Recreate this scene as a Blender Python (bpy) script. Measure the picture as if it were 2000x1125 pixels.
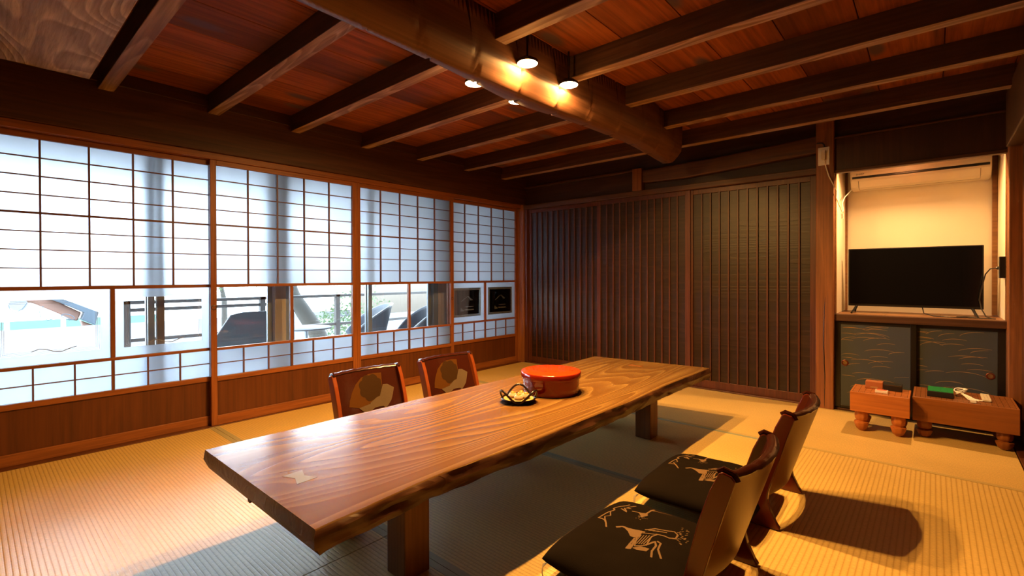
import bpy, bmesh, math, random
from mathutils import Vector, Matrix, noise
random.seed(4)
PI = math.pi
for o in list(bpy.data.objects):
    bpy.data.objects.remove(o)
SC = bpy.context.scene
COL = SC.collection

# ------------------------------------------------------------------ camera
cam_d = bpy.data.cameras.new('camera')
cam = bpy.data.objects.new('camera', cam_d); COL.objects.link(cam)
YAW, PITCH, ROLL, FPX, PPY = math.radians(41.32), math.radians(-.349), math.radians(-.148), 935.2, 544.6
fw = Vector((-math.sin(YAW)*math.cos(PITCH), math.cos(YAW)*math.cos(PITCH), math.sin(PITCH)))
rt = Vector((math.cos(YAW), math.sin(YAW), 0)); up = rt.cross(fw)
R_ = math.cos(ROLL)*rt + math.sin(ROLL)*up
U_ = -math.sin(ROLL)*rt + math.cos(ROLL)*up
M = Matrix((R_, U_, -fw)).transposed().to_4x4()
M.translation = Vector((3.558, 0, .9873))
cam.matrix_world = M
cam_d.sensor_fit = 'HORIZONTAL'; cam_d.sensor_width = 36
cam_d.lens = FPX/2000*36
cam_d.shift_y = (PPY-562.5)/2000
cam_d.clip_start = .02; cam_d.clip_end = 300
SC.camera = cam

# ------------------------------------------------------------------ world, exposure, lamps
w = bpy.data.worlds.new('sky'); SC.world = w; w.use_nodes = True
nt = w.node_tree; bg = nt.nodes['Background']
tc = nt.nodes.new('ShaderNodeTexCoord'); sep = nt.nodes.new('ShaderNodeSeparateXYZ')
nt.links.new(tc.outputs['Generated'], sep.inputs[0])
rp = nt.nodes.new('ShaderNodeValToRGB'); nt.links.new(sep.outputs['Z'], rp.inputs[0])
rp.color_ramp.elements[0].position = 0; rp.color_ramp.elements[0].color = (.92, .955, 1, 1)
rp.color_ramp.elements[1].position = .8; rp.color_ramp.elements[1].color = (.70, .82, 1, 1)
nt.links.new(rp.outputs[0], bg.inputs[0])
bg.inputs['Strength'].default_value = 6.3
SC.view_settings.view_transform = 'Standard'; SC.view_settings.look = 'None'
SC.view_settings.gamma = 1; SC.view_settings.use_curve_mapping = False
SC.view_settings.exposure = 1.85
cy = SC.cycles
cy.max_bounces = 8; cy.diffuse_bounces = 5; cy.glossy_bounces = 3; cy.transmission_bounces = 6
cy.transparent_max_bounces = 12
cy.sample_clamp_indirect = 4; cy.caustics_reflective = False; cy.caustics_refractive = False
cy.use_denoising = True
WARM = (1.0, .50, .13)
LAMPS = [(1.768, 1.745), (2.124, 1.745), (1.768, 2.085), (2.124, 2.085)]
LZ = 1.985
def area(name, loc, size, power, color, rot=(0, 0, 0), spread=180):
    d = bpy.data.lights.new(name, 'AREA'); d.shape = 'DISK'; d.size = size; d.energy = power; d.color = color
    d.spread = math.radians(spread)
    o = bpy.data.objects.new(name, d); COL.objects.link(o); o.location = loc; o.rotation_euler = rot
    return o
for i, (x, y) in enumerate(LAMPS):
    area('lamp_light', (x, y, LZ-.012), .032, 11.5, WARM)
    d = bpy.data.lights.new('lamp_glow', 'POINT'); d.shadow_soft_size = .03; d.energy = .5; d.color = WARM
    o = bpy.data.objects.new('lamp_glow', d); COL.objects.link(o); o.location = (x, y, LZ-.045)
# lamp fixed behind the alcove lintel, in front of the air conditioner
area('alcove_lamp_light', (3.40, 4.295, 1.80), .03, 8, (1.0, .54, .20), (math.radians(-30), 0, 0))

# ------------------------------------------------------------------ materials
def newmat(name):
    m = bpy.data.materials.new(name); m.use_nodes = True
    nt = m.node_tree; b = nt.nodes['Principled BSDF']
    return m, nt, b
def N(nt, t, **kw):
    n = nt.nodes.new(t)
    for k, v in kw.items():
        if k in n.inputs: n.inputs[k].default_value = v
        else: setattr(n, k, v)
    return n
def L(nt, a, b): nt.links.new(a, b)
def plain(name, col, rough=.5, metal=0, spec=.5, bump=0, bscale=200, var=0):
    m, nt, b = newmat(name)
    b.inputs['Base Color'].default_value = (*col, 1); b.inputs['Roughness'].default_value = rough
    b.inputs['Metallic'].default_value = metal; b.inputs['Specular IOR Level'].default_value = spec
    tcn = N(nt, 'ShaderNodeTexCoord')
    no = N(nt, 'ShaderNodeTexNoise', Scale=bscale, Detail=3.0); L(nt, tcn.outputs['Object'], no.inputs['Vector'])
    if bump:
        bp = N(nt, 'ShaderNodeBump', Strength=bump, Distance=.002)
        L(nt, no.outputs['Fac'], bp.inputs['Height']); L(nt, bp.outputs[0], b.inputs['Normal'])
    mx = N(nt, 'ShaderNodeMix', data_type='RGBA')
    n2 = N(nt, 'ShaderNodeTexNoise', Scale=6.0, Detail=3.0); L(nt, tcn.outputs['Object'], n2.inputs['Vector'])
    L(nt, n2.outputs['Fac'], mx.inputs[0])
    v = var or .06
    mx.inputs[6].default_value = (*[c*(1-v) for c in col], 1); mx.inputs[7].default_value = (*[min(1, c*(1+v)) for c in col], 1)
    L(nt, mx.outputs[2], b.inputs['Base Color'])
    return m
def wood(name, c_dark, c_mid, c_light, axis='Y', fs=3.0, rings=7.0, rough=.5, contrast=.6, line=.18, streak=60., bump=.15,
         knots=0, spec=.4, stretch=.12, blotch=.35, wear=None, coat=0, planks=None):
    """wood cut across its rings: contour lines of a noise field stretched along the grain"""
    m, nt, b = newmat(name)
    tcn = N(nt, 'ShaderNodeTexCoord'); oi = N(nt, 'ShaderNodeObjectInfo')
    ad = N(nt, 'ShaderNodeVectorMath', operation='MULTIPLY_ADD')
    comb = N(nt, 'ShaderNodeCombineXYZ'); L(nt, oi.outputs['Random'], comb.inputs[0]); L(nt, oi.outputs['Random'], comb.inputs[1]); L(nt, oi.outputs['Random'], comb.inputs[2])
    ad.inputs[1].default_value = (7, 11, 13); L(nt, comb.outputs[0], ad.inputs[0]); L(nt, tcn.outputs['Object'], ad.inputs[2])
    src = ad.outputs[0]
    if planks:
        ax, wd = planks   # each plank gets its own piece of grain
        sp = N(nt, 'ShaderNodeSeparateXYZ'); L(nt, tcn.outputs['Object'], sp.inputs[0])
        dv = N(nt, 'ShaderNodeMath', operation='DIVIDE'); L(nt, sp.outputs[ax], dv.inputs[0]); dv.inputs[1].default_value = wd
        fl = N(nt, 'ShaderNodeMath', operation='FLOOR'); L(nt, dv.outputs[0], fl.inputs[0])
        wn = N(nt, 'ShaderNodeTexWhiteNoise', noise_dimensions='1D'); L(nt, fl.outputs[0], wn.inputs['W'])
        a2 = N(nt, 'ShaderNodeVectorMath', operation='MULTIPLY_ADD'); L(nt, wn.outputs['Color'], a2.inputs[0]); a2.inputs[1].default_value = (9, 9, 9)
        L(nt, src, a2.inputs[2]); src = a2.outputs[0]
    sc = {'X': (stretch, 1, 1), 'Y': (1, stretch, 1), 'Z': (1, 1, stretch)}[axis]
    mp = N(nt, 'ShaderNodeMapping'); mp.inputs['Scale'].default_value = sc; L(nt, src, mp.inputs['Vector'])
    n1 = N(nt, 'ShaderNodeTexNoise', Scale=fs, Detail=1.5, Roughness=.35, Distortion=.35); L(nt, mp.outputs[0], n1.inputs['Vector'])
    mu = N(nt, 'ShaderNodeMath', operation='MULTIPLY'); mu.inputs[1].default_value = rings; L(nt, n1.outputs['Fac'], mu.inputs[0])
    pp = N(nt, 'ShaderNodeMath', operation='FRACT'); L(nt, mu.outputs[0], pp.inputs[0])
    r1 = N(nt, 'ShaderNodeValToRGB'); L(nt, pp.outputs[0], r1.inputs[0])
    e = r1.color_ramp.elements
    e[0].position = 0; e[0].color = (1, 1, 1, 1); e[1].position = 1; e[1].color = (.9, .9, .9, 1)
    x = e.new(line); x.color = (0, 0, 0, 1); x = e.new(min(.9, line+.45)); x.color = (.25, .25, .25, 1)
    # fine streaks
    mp2 = N(nt, 'ShaderNodeMapping'); mp2.inputs['Scale'].default_value = tuple((1 if s == 1 else stretch*.25) for s in sc); L(nt, src, mp2.inputs['Vector'])
    n2 = N(nt, 'ShaderNodeTexNoise', Scale=streak, Detail=4.0, Roughness=.6); L(nt, mp2.outputs[0], n2.inputs['Vector'])
    n3 = N(nt, 'ShaderNodeTexNoise', Scale=1.6, Detail=3.0, Roughness=.6); L(nt, mp.outputs[0], n3.inputs['Vector'])
    mx = N(nt, 'ShaderNodeMix', data_type='RGBA'); mx.inputs[6].default_value = (*c_mid, 1); mx.inputs[7].default_value = (*c_light, 1)
    f1 = N(nt, 'ShaderNodeMath', operation='MULTIPLY'); f1.inputs[1].default_value = contrast; L(nt, r1.outputs[0], f1.inputs[0])
    L(nt, f1.outputs[0], mx.inputs[0])
    mx2 = N(nt, 'ShaderNodeMix', data_type='RGBA'); L(nt, mx.outputs[2], mx2.inputs[6]); mx2.inputs[7].default_value = (*c_dark, 1)
    rs = N(nt, 'ShaderNodeMapRange'); rs.inputs[1].default_value = .4; rs.inputs[2].default_value = .75; rs.inputs[4].default_value = .75; L(nt, n2.outputs['Fac'], rs.inputs[0])
    L(nt, rs.outputs[0], mx2.inputs[0])
    mx3 = N(nt, 'ShaderNodeMix', data_type='RGBA'); L(nt, mx2.outputs[2], mx3.inputs[6]); mx3.inputs[7].default_value = (*c_dark, 1)
    rb = N(nt, 'ShaderNodeMapRange'); rb.inputs[1].default_value = .45; rb.inputs[2].default_value = .75; rb.inputs[4].default_value = blotch*2; L(nt, n3.outputs['Fac'], rb.inputs[0])
    L(nt, rb.outputs[0], mx3.inputs[0])
    out = mx3.outputs[2]
    if knots:
        mpk = N(nt, 'ShaderNodeMapping'); mpk.inputs['Scale'].default_value = tuple((1 if s == 1 else .42) for s in sc); L(nt, src, mpk.inputs['Vector'])
        vo = N(nt, 'ShaderNodeTexVoronoi', Scale=knots, voronoi_dimensions='2D'); L(nt, mpk.outputs[0], vo.inputs['Vector'])
        kr = N(nt, 'ShaderNodeValToRGB'); L(nt, vo.outputs['Distance'], kr.inputs[0])
        ke = kr.color_ramp.elements; ke[0].position = 0; ke[0].color = (1, 1, 1, 1); ke[1].position = .15; ke[1].color = (0, 0, 0, 1)
        x = ke.new(.07); x.color = (1, 1, 1, 1)
        km = N(nt, 'ShaderNodeMix', data_type='RGBA'); L(nt, out, km.inputs[6]); km.inputs[7].default_value = (.10, .06, .06, 1)
        L(nt, kr.outputs[0], km.inputs[0]); out = km.outputs[2]
    if wear:
        wc, lo = wear
        nw = N(nt, 'ShaderNodeTexNoise', Scale=2.2, Detail=6.0, Roughness=.75); L(nt, mp2.outputs[0], nw.inputs['Vector'])
        rw = N(nt, 'ShaderNodeMapRange'); rw.inputs[1].default_value = lo; rw.inputs[2].default_value = lo+.12; L(nt, nw.outputs['Fac'], rw.inputs[0])
        wm = N(nt, 'ShaderNodeMix', data_type='RGBA'); L(nt, out, wm.inputs[6]); wm.inputs[7].default_value = (*wc, 1); L(nt, rw.outputs[0], wm.inputs[0]); out = wm.outputs[2]
    L(nt, out, b.inputs['Base Color'])
    b.inputs['Roughness'].default_value = rough; b.inputs['Specular IOR Level'].default_value = spec
    if coat: b.inputs['Coat Weight'].default_value = coat; b.inputs['Coat Roughness'].default_value = .2
    if bump:
        hm = N(nt, 'ShaderNodeMath', operation='ADD'); L(nt, n2.outputs['Fac'], hm.inputs[0]); L(nt, f1.outputs[0], hm.inputs[1])
        bp = N(nt, 'ShaderNodeBump', Strength=bump, Distance=.003); L(nt, hm.outputs[0], bp.inputs['Height']); L(nt, bp.outputs[0], b.inputs['Normal'])
    return m

def tatami_mat_mat(name, axis, pitch):
    m, nt, b = newmat(name)
    tcn = N(nt, 'ShaderNodeTexCoord'); sp = N(nt, 'ShaderNodeSeparateXYZ')
    geo = N(nt, 'ShaderNodeNewGeometry'); L(nt, geo.outputs['Position'], sp.inputs[0])
    dv = N(nt, 'ShaderNodeMath', operation='DIVIDE'); dv.inputs[1].default_value = pitch
    L(nt, sp.outputs[1 if axis == 'X' else 0], dv.inputs[0])
    fr = N(nt, 'ShaderNodeMath', operation='FRACT'); L(nt, dv.outputs[0], fr.inputs[0])
    ra = N(nt, 'ShaderNodeValToRGB'); L(nt, fr.outputs[0], ra.inputs[0])
    e = ra.color_ramp.elements
    e[0].position = 0; e[0].color = (.0, .0, .0, 1); e[1].position = 1; e[1].color = (.0, .0, .0, 1)
    x = e.new(.20); x.color = (.75, .75, .75, 1); x = e.new(.5); x.color = (1, 1, 1, 1); x = e.new(.82); x.color = (.8, .8, .8, 1)
    mp = N(nt, 'ShaderNodeMapping'); mp.inputs['Scale'].default_value = (900, 220, 1) if axis == 'Y' else (220, 900, 1)
    mp.inputs['Scale'].default_value = (60, 260, 1) if axis == 'Y' else (260, 60, 1)
    L(nt, geo.outputs['Position'], mp.inputs['Vector'])
    no = N(nt, 'ShaderNodeTexNoise', Scale=1.0, Detail=2.0); L(nt, mp.outputs[0], no.inputs['Vector'])
    n4 = N(nt, 'ShaderNodeTexNoise', Scale=2.5, Detail=3.0); L(nt, geo.outputs['Position'], n4.inputs['Vector'])
    mx = N(nt, 'ShaderNodeMix', data_type='RGBA'); mx.inputs[6].default_value = (.50, .32, .095, 1); mx.inputs[7].default_value = (.68, .48, .17, 1)
    L(nt, ra.outputs[0], mx.inputs[0])
    m2 = N(nt, 'ShaderNodeMix', data_type='RGBA'); m2.blend_type = 'MULTIPLY'; m2.inputs[0].default_value = 1
    rr = N(nt, 'ShaderNodeMapRange'); rr.inputs[1].default_value = .3; rr.inputs[2].default_value = .7; rr.inputs[3].default_value = .82; rr.inputs[4].default_value = 1.08; L(nt, no.outputs['Fac'], rr.inputs[0])
    L(nt, mx.outputs[2], m2.inputs[6]); L(nt, rr.outputs[0], m2.inputs[7])
    m3 = N(nt, 'ShaderNodeMix', data_type='RGBA'); m3.blend_type = 'MULTIPLY'; m3.inputs[0].default_value = 1
    r4 = N(nt, 'ShaderNodeMapRange'); r4.inputs[1].default_value = .3; r4.inputs[2].default_value = .7; r4.inputs[3].default_value = .93; r4.inputs[4].default_value = 1.05; L(nt, n4.outputs['Fac'], r4.inputs[0])
    L(nt, m2.outputs[2], m3.inputs[6]); L(nt, r4.outputs[0], m3.inputs[7])
    L(nt, m3.outputs[2], b.inputs['Base Color'])
    b.inputs['Roughness'].default_value = .36; b.inputs['Specular IOR Level'].default_value = .6
    ab = N(nt, 'ShaderNodeMath', operation='MULTIPLY_ADD'); L(nt, no.outputs['Fac'], ab.inputs[0]); ab.inputs[1].default_value = .35; L(nt, ra.outputs[0], ab.inputs[2])
    bp = N(nt, 'ShaderNodeBump', Strength=.5, Distance=.0015); L(nt, ab.outputs[0], bp.inputs['Height']); L(nt, bp.outputs[0], b.inputs['Normal'])
    return m

W = {}
W['shoji'] = wood('orange_brown_cypress', (.10, .028, .008), (.26, .082, .020), (.32, .11, .03), 'Z', 6, 6, .45, .5, .2, 90, .08, blotch=.2)
W['shoji_y'] = wood('orange_brown_cypress_rail', (.10, .028, .008), (.26, .082, .020), (.32, .11, .03), 'Y', 6, 6, .45, .5, .2, 90, .08, blotch=.2)
W['kumiko'] = wood('brown_lattice_bar', (.06, .02, .008), (.15, .055, .02), (.20, .075, .03), 'Z', 6, 5, .5, .4, .2, 90, .05)
W['koshi'] = wood('red_brown_board', (.045, .014, .006), (.105, .030, .009), (.14, .042, .014), 'Z', 5, 5, .38, .4, .2, 50, .05, blotch=.3)
W['dark'] = wood('dark_smoked_timber', (.016, .005, .003), (.060, .019, .008), (.11, .040, .018), 'Y', 4, 9, .55, .45, .15, 60, .2, blotch=.3)
W['dark_x'] = wood('dark_smoked_timber_across', (.016, .005, .003), (.045, .015, .007), (.09, .034, .017), 'X', 4, 9, .55, .45, .15, 60, .2, blotch=.3)
W['beam'] = wood('round_log_beam', (.05, .020, .011), (.14, .058, .030), (.24, .12, .07), 'Y', 3, 6, .5, .45, .2, 50, .04, blotch=.25, stretch=.06)
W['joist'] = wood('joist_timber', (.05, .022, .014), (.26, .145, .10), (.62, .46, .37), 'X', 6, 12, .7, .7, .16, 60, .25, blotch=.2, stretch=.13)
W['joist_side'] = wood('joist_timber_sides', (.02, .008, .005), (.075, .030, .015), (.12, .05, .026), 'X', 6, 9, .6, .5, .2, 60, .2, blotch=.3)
W['plank'] = wood('weathered_grey_plank', (.13, .095, .078), (.34, .255, .21), (.74, .63, .56), 'X', 3.4, 22, .6, .75, .16, 70, 1.0, blotch=.15, stretch=.28)
W['ceil'] = wood('ceiling_boards_red_cedar', (.05, .013, .004), (.30, .080, .016), (.42, .13, .030), 'Y', 2.6, 8, .62, .5, .2, 45, .1, knots=3.0, spec=.15, blotch=.5, stretch=.14, planks=(0, .3))
W['table'] = wood('oiled_zelkova_top', (.15, .07, .02), (.115, .055, .016), (.26, .16, .052), 'Y', 3.0, 24, .25, .85, .09, 55, .06, blotch=.10, spec=.5, stretch=.13)
W['live'] = wood('table_live_edge', (.025, .009, .004), (.075, .026, .009), (.13, .048, .015), 'Y', 9, 8, .42, .5, .2, 40, .5, blotch=.55, stretch=.4)
W['tleg'] = wood('table_leg_wood', (.08, .03, .009), (.19, .078, .022), (.13, .046, .013), 'Z', 6, 14, .45, .5, .25, 70, .08, blotch=.2)
W['post'] = wood('pillar_wood', (.07, .025, .008), (.24, .085, .025), (.32, .12, .04), 'Z', 5, 8, .5, .5, .2, 60, .25, blotch=.4)
W['trim_x'] = wood('lintel_wood', (.03, .012, .006), (.085, .033, .013), (.12, .05, .02), 'X', 5, 7, .5, .5, .2, 60, .2)
W['lattice'] = wood('lattice_door_slat', (.03, .009, .005), (.095, .027, .013), (.14, .042, .020), 'Z', 6, 5, .42, .4, .2, 80, .1, blotch=.3, wear=((.22, .10, .05), .66))
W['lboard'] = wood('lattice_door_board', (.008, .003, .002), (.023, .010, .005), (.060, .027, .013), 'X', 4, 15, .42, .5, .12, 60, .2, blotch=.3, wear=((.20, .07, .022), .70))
W['goban'] = wood('game_board_block', (.24, .07, .016), (.50, .165, .036), (.36, .105, .022), 'X', 5, 9, .4, .5, .25, 60, .06)
W['goban_b'] = wood('game_board_block_plain', (.15, .045, .010), (.27, .09, .020), (.21, .07, .016), 'X', 5, 9, .4, .4, .25, 60, .06)
W['sill'] = wood('sill_board', (.12, .05, .02), (.30, .14, .055), (.36, .18, .07), 'X', 6, 6, .4, .4, .2, 60, .08)
W['tat_x'] = tatami_mat_mat('tatami_weave', 'X', .0155)
W['tat_y'] = tatami_mat_mat('tatami_weave_turned', 'Y', .0185)
W['heri'] = plain('tatami_border_cloth', (.36, .31, .17), .6, bump=.2, bscale=900)
W['heri3'] = plain('straw_border_cloth', (.46, .34, .13), .6, bump=.2, bscale=900)
W['heri2'] = plain('tatami_border_cloth_greenish', (.27, .29, .20), .55, bump=.2, bscale=900)
W['chairwood'] = plain('lacquered_chair_wood', (.095, .014, .005), .22, bump=.03, bscale=30, var=.2)
W['chairwood_l'] = plain('lacquered_chair_wood_orange', (.18, .04, .010), .25, bump=.03, bscale=30, var=.2)
W['leather'] = plain('oxblood_leatherette', (.030, .006, .003), .2, bump=.25, bscale=35, var=.25)
W['leather_back'] = plain('tan_back_leatherette', (.17, .085, .024), .33, bump=.1, bscale=60, var=.12)
W['cushion'] = plain('black_brown_cotton', (.007, .0045, .003), .9, bump=.5, bscale=600, spec=.05, var=.25)
W['stitch'] = plain('ochre_print', (.12, .065, .024), .8, var=.25)
W['fan_ochre'] = plain('ochre_fan_cloth', (.062, .022, .002), .8, spec=.1, bump=.2, bscale=400)
W['fan_brown'] = plain('brown_flower_cloth', (.026, .011, .002), .8, spec=.1, bump=.3, bscale=90)
W['fan_cream'] = plain('cream_dotted_cloth', (.085, .060, .040), .8, spec=.1, bump=.5, bscale=300, var=.2)
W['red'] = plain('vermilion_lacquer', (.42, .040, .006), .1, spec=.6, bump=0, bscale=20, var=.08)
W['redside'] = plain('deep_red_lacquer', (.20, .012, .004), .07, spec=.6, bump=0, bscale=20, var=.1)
W['blacklac'] = plain('black_lacquer', (.012, .006, .004), .12)
W['white'] = plain('white_plastic', (.8, .78, .74), .4)
W['cream'] = plain('cream_plastic', (.62, .55, .42), .4)
W['plaster'] = plain('cream_plaster', (.80, .72, .58), .85, bump=.15, bscale=60, var=.03)
W['black'] = plain('black_plastic', (.012, .012, .013), .3)
W['screen'] = plain('black_glass_screen', (.004, .004, .005), .06, spec=.8)
W['cord'] = plain('black_cord', (.015, .013, .012), .45)
W['green'] = plain('green_game_board', (.0, .20, .04), .45)
W['brass'] = plain('aged_brass', (.30, .20, .09), .35, metal=.8)
W['copper'] = plain('red_copper_rim', (.16, .035, .02), .35, metal=.4)
W['fusuma'] = plain('blue_grey_door_paper', (.045, .058, .072), .6, bump=.1, bscale=300)
W['fusuma_frame'] = plain('black_lacquer_frame', (.008, .006, .005), .3)
W['gold'] = plain('faded_gold_print', (.40, .24, .09), .55)
W['inlay'] = plain('pale_butterfly_key', (.20, .20, .21), .35)
W['inlay_d'] = plain('brown_butterfly_key', (.22, .075, .02), .35)
W['alu'] = plain('grey_aluminium', (.24, .28, .32), .35, metal=.3)
W['extwood'] = plain('weathered_veranda_wood', (.17, .135, .12), .7, bump=.3, bscale=60, var=.2)
W['extgrey'] = plain('grey_rail_paint', (.04, .039, .038), .6, var=.1)
W['extpost'] = plain('haze_lightened_post', (.50, .42, .38), .6, var=.12)  # paler copy of the veranda wood, light and haze put into its colour
W['deck'] = plain('pale_bounce_deck', (.78, .78, .75), .8, bump=.2, bscale=30)  # unseen deck, kept very pale to bounce daylight up to the ceiling
W['ground'] = plain('pale_ground', (.60, .58, .52), .9, bump=.3, bscale=5, var=.15)
W['mesh'] = plain('charcoal_sling_fabric', (.10, .125, .15), .6, bump=.5, bscale=500)
W['shell'] = plain('blue_grey_shell_weave', (.09, .11, .135), .6, bump=.4, bscale=300)
W['leaf'] = plain('green_leaf', (.045, .085, .028), .6, var=.4)
W['bark'] = plain('tree_bark', (.028, .026, .021), .9, bump=1., bscale=40, var=.4)
W['orange'] = plain('orange_machine_paint', (.13, .065, .045), .45)
W['steel'] = plain('blue_grey_steel', (.03, .045, .06), .5)
W['tarp'] = plain('white_sheeting', (.13, .133, .14), .7, bump=.3, bscale=4)
W['greenfence'] = plain('green_site_panel', (.055, .11, .09), .6)
W['purple'] = plain('mauve_roof_stripe', (.055, .042, .065), .6)
W['beige'] = plain('beige_wall_render', (.12, .10, .078), .85, bump=.1, bscale=40)
W['backdark'] = plain('plain_dark_brown', (.10, .06, .035), .8)  # one dark brown for rear wall, shutter walls and eaves
W['paper_o'] = plain('orange_brown_card', (.36, .11, .03), .5)
W['clear'] = plain('clear_case_white_edge', (.75, .70, .66), .2)
W['redcard'] = plain('red_printed_cards', (.62, .12, .05), .5)
W['candy'] = plain('wrapped_sweet_paper', (.42, .35, .26), .35, bump=.3, bscale=200, var=.1)
W['candy_y'] = plain('orange_sweet_filling', (.48, .20, .03), .3)
W['etch'] = plain('etched_white_line', (.30, .34, .36), .7)
W['etch_r'] = plain('red_tag', (.45, .03, .04), .6)

def glass_mats():
    m, nt, b = newmat('clear_window_glass'); nt.nodes.remove(b)
    out = nt.nodes['Material Output']
    t = N(nt, 'ShaderNodeBsdfTransparent'); t.inputs[0].default_value = (.93, .96, .97, 1)
    g = N(nt, 'ShaderNodeBsdfGlossy', Roughness=.02)
    fr = N(nt, 'ShaderNodeFresnel', IOR=1.45); mx = N(nt, 'ShaderNodeMixShader')
    L(nt, fr.outputs[0], mx.inputs[0]); L(nt, t.outputs[0], mx.inputs[1]); L(nt, g.outputs[0], mx.inputs[2]); L(nt, mx.outputs[0], out.inputs[0])
    W['glass'] = m
    m, nt, b = newmat('frosted_window_glass'); nt.nodes.remove(b)
    out = nt.nodes['Material Output']
    tr = N(nt, 'ShaderNodeBsdfTranslucent'); tr.inputs[0].default_value = (.54, .59, .65, 1)
    rf = N(nt, 'ShaderNodeBsdfRefraction', Roughness=.7, IOR=1.2); rf.inputs[0].default_value = (.61, .665, .72, 1)
    di = N(nt, 'ShaderNodeBsdfDiffuse'); di.inputs[0].default_value = (.5, .6, .65, 1)
    m1 = N(nt, 'ShaderNodeMixShader'); m1.inputs[0].default_value = .6
    L(nt, tr.outputs[0], m1.inputs[1]); L(nt, rf.outputs[0], m1.inputs[2])
    m2 = N(nt, 'ShaderNodeMixShader'); m2.inputs[0].default_value = .12
    L(nt, m1.outputs[0], m2.inputs[1]); L(nt, di.outputs[0], m2.inputs[2]); L(nt, m2.outputs[0], out.inputs[0])
    W['frost'] = m
    m, nt, b = newmat('lit_lamp_lens'); nt.nodes.remove(b)
    e = N(nt, 'ShaderNodeEmission', Strength=20.0); e.inputs[0].default_value = (1, .72, .34, 1)
    L(nt, e.outputs[0], nt.nodes['Material Output'].inputs[0]); W['lens'] = m
glass_mats()

# ------------------------------------------------------------------ mesh helpers
class MB:
    def __init__(s): s.v = []; s.f = []; s.smooth = False
    def add(s, vs, fs):
        n = len(s.v); s.v += [tuple(p) for p in vs]; s.f += [tuple(i+n for i in f) for f in fs]; return s
    def box(s, x0, x1, y0, y1, z0, z1):
        return s.add([(x0, y0, z0), (x1, y0, z0), (x1, y1, z0), (x0, y1, z0), (x0, y0, z1), (x1, y0, z1), (x1, y1, z1), (x0, y1, z1)],
                     [(0, 3, 2, 1), (4, 5, 6, 7), (0, 1, 5, 4), (1, 2, 6, 5), (2, 3, 7, 6), (3, 0, 4, 7)])
    def prism(s, poly, a0, a1, axis='Y'):
        """poly in the plane across the axis: Y -> (x,z), X -> (y,z), Z -> (x,y)"""
        def P(p, a): return {'Y': (p[0], a, p[1]), 'X': (a, p[0], p[1]), 'Z': (p[0], p[1], a)}[axis]
        n = len(poly)
        fs = [tuple(range(n)), tuple(range(2*n-1, n-1, -1))] + [(i, i+n, (i+1) % n+n, (i+1) % n) for i in range(n)]
        return s.add([P(p, a0) for p in poly]+[P(p, a1) for p in poly], fs)
    def tube(s, pts, r, n=8, closed=False):
        pts = [Vector(p) for p in pts]; m = len(pts); vs = []; fs = []
        rr = r if isinstance(r, (list, tuple)) else [r]*m
        ref = Vector((0, 0, 1))
        for i, p in enumerate(pts):
            if closed: d = pts[(i+1) % m]-pts[i-1]
            else: d = pts[min(i+1, m-1)]-pts[max(i-1, 0)]
            d.normalize()
            a = d.cross(ref)
            if a.length < .05: a = d.cross(Vector((1, 0, 0)))
            a.normalize(); b = d.cross(a); b.normalize(); ref = -b if b.dot(ref) < 0 else b
            a = d.cross(ref).normalized(); b = a.cross(d).normalized(); ref = b
            for k in range(n):
                t = 2*PI*k/n; vs.append(p+a*math.cos(t)*rr[i]+b*math.sin(t)*rr[i])
        for i in range(m if closed else m-1):
            for k in range(n):
                j = (i+1) % m
                fs.append((i*n+k, i*n+(k+1) % n, j*n+(k+1) % n, j*n+k))
        if not closed: fs += [tuple(range(n-1, -1, -1)), tuple(range((m-1)*n, m*n))]
        s.smooth = True
        return s.add(vs, fs)
    def lathe(s, c, prof, n=32, lobes=0, amp=0, axis='Z'):
        vs = []; fs = []
        for r, z in prof:
            for k in range(n):
                t = 2*PI*k/n; q = r*(1+amp*abs(math.sin(lobes*t/2))) if lobes else r
                p = (q*math.cos(t), q*math.sin(t), z)
                if axis == 'Y': p = (p[0], p[2], p[1])
                if axis == 'X': p = (p[2], p[0], p[1])
                vs.append((c[0]+p[0], c[1]+p[1], c[2]+p[2]))
        m = len(prof)
        for i in range(m-1):
            for k in range(n): fs.append((i*n+k, i*n+(k+1) % n, (i+1)*n+(k+1) % n, (i+1)*n+k))
        fs += [tuple(range(n-1, -1, -1)), tuple(range((m-1)*n, m*n))]
        s.smooth = True
        return s.add(vs, fs)
    def grid(s, fn, nu, nv, closed_back=None):
        vs = [fn(i/nu, j/nv) for i in range(nu+1) for j in range(nv+1)]
        fs = [(i*(nv+1)+j, (i+1)*(nv+1)+j, (i+1)*(nv+1)+j+1, i*(nv+1)+j+1) for i in range(nu) for j in range(nv)]
        return s.add(vs, fs)
    def build(s, name, mat, parent=None, bevel=0, label=None, smooth=None, sharp=40):
        me = bpy.data.meshes.new(name)
        off = Vector((0, 0, 0)); q = parent
        while q: off += q.location; q = q.parent
        me.from_pydata([tuple(Vector(p)-off) for p in s.v], [], s.f); me.update()
        bm = bmesh.new(); bm.from_mesh(me); bmesh.ops.recalc_face_normals(bm, faces=bm.faces); bm.to_mesh(me); bm.free()
        me.materials.append(mat)
        o = bpy.data.objects.new(name, me); COL.objects.link(o)
        if parent: o.parent = parent
        sm = s.smooth if smooth is None else smooth
        if sm:
            for p in me.polygons: p.use_smooth = True
            me.set_sharp_from_angle(angle=math.radians(sharp))
        if bevel:
            b = o.modifiers.new('bevel', 'BEVEL'); b.width = bevel; b.segments = 2; b.limit_method = 'ANGLE'; b.angle_limit = math.radians(40)
            b.harden_normals = False
        if label: o['label'] = label
        return o
def each(name, boxes, mat, parent, bevel=0):
    return [MB().box(*b).build(name, mat, parent, bevel) for b in boxes]
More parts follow.
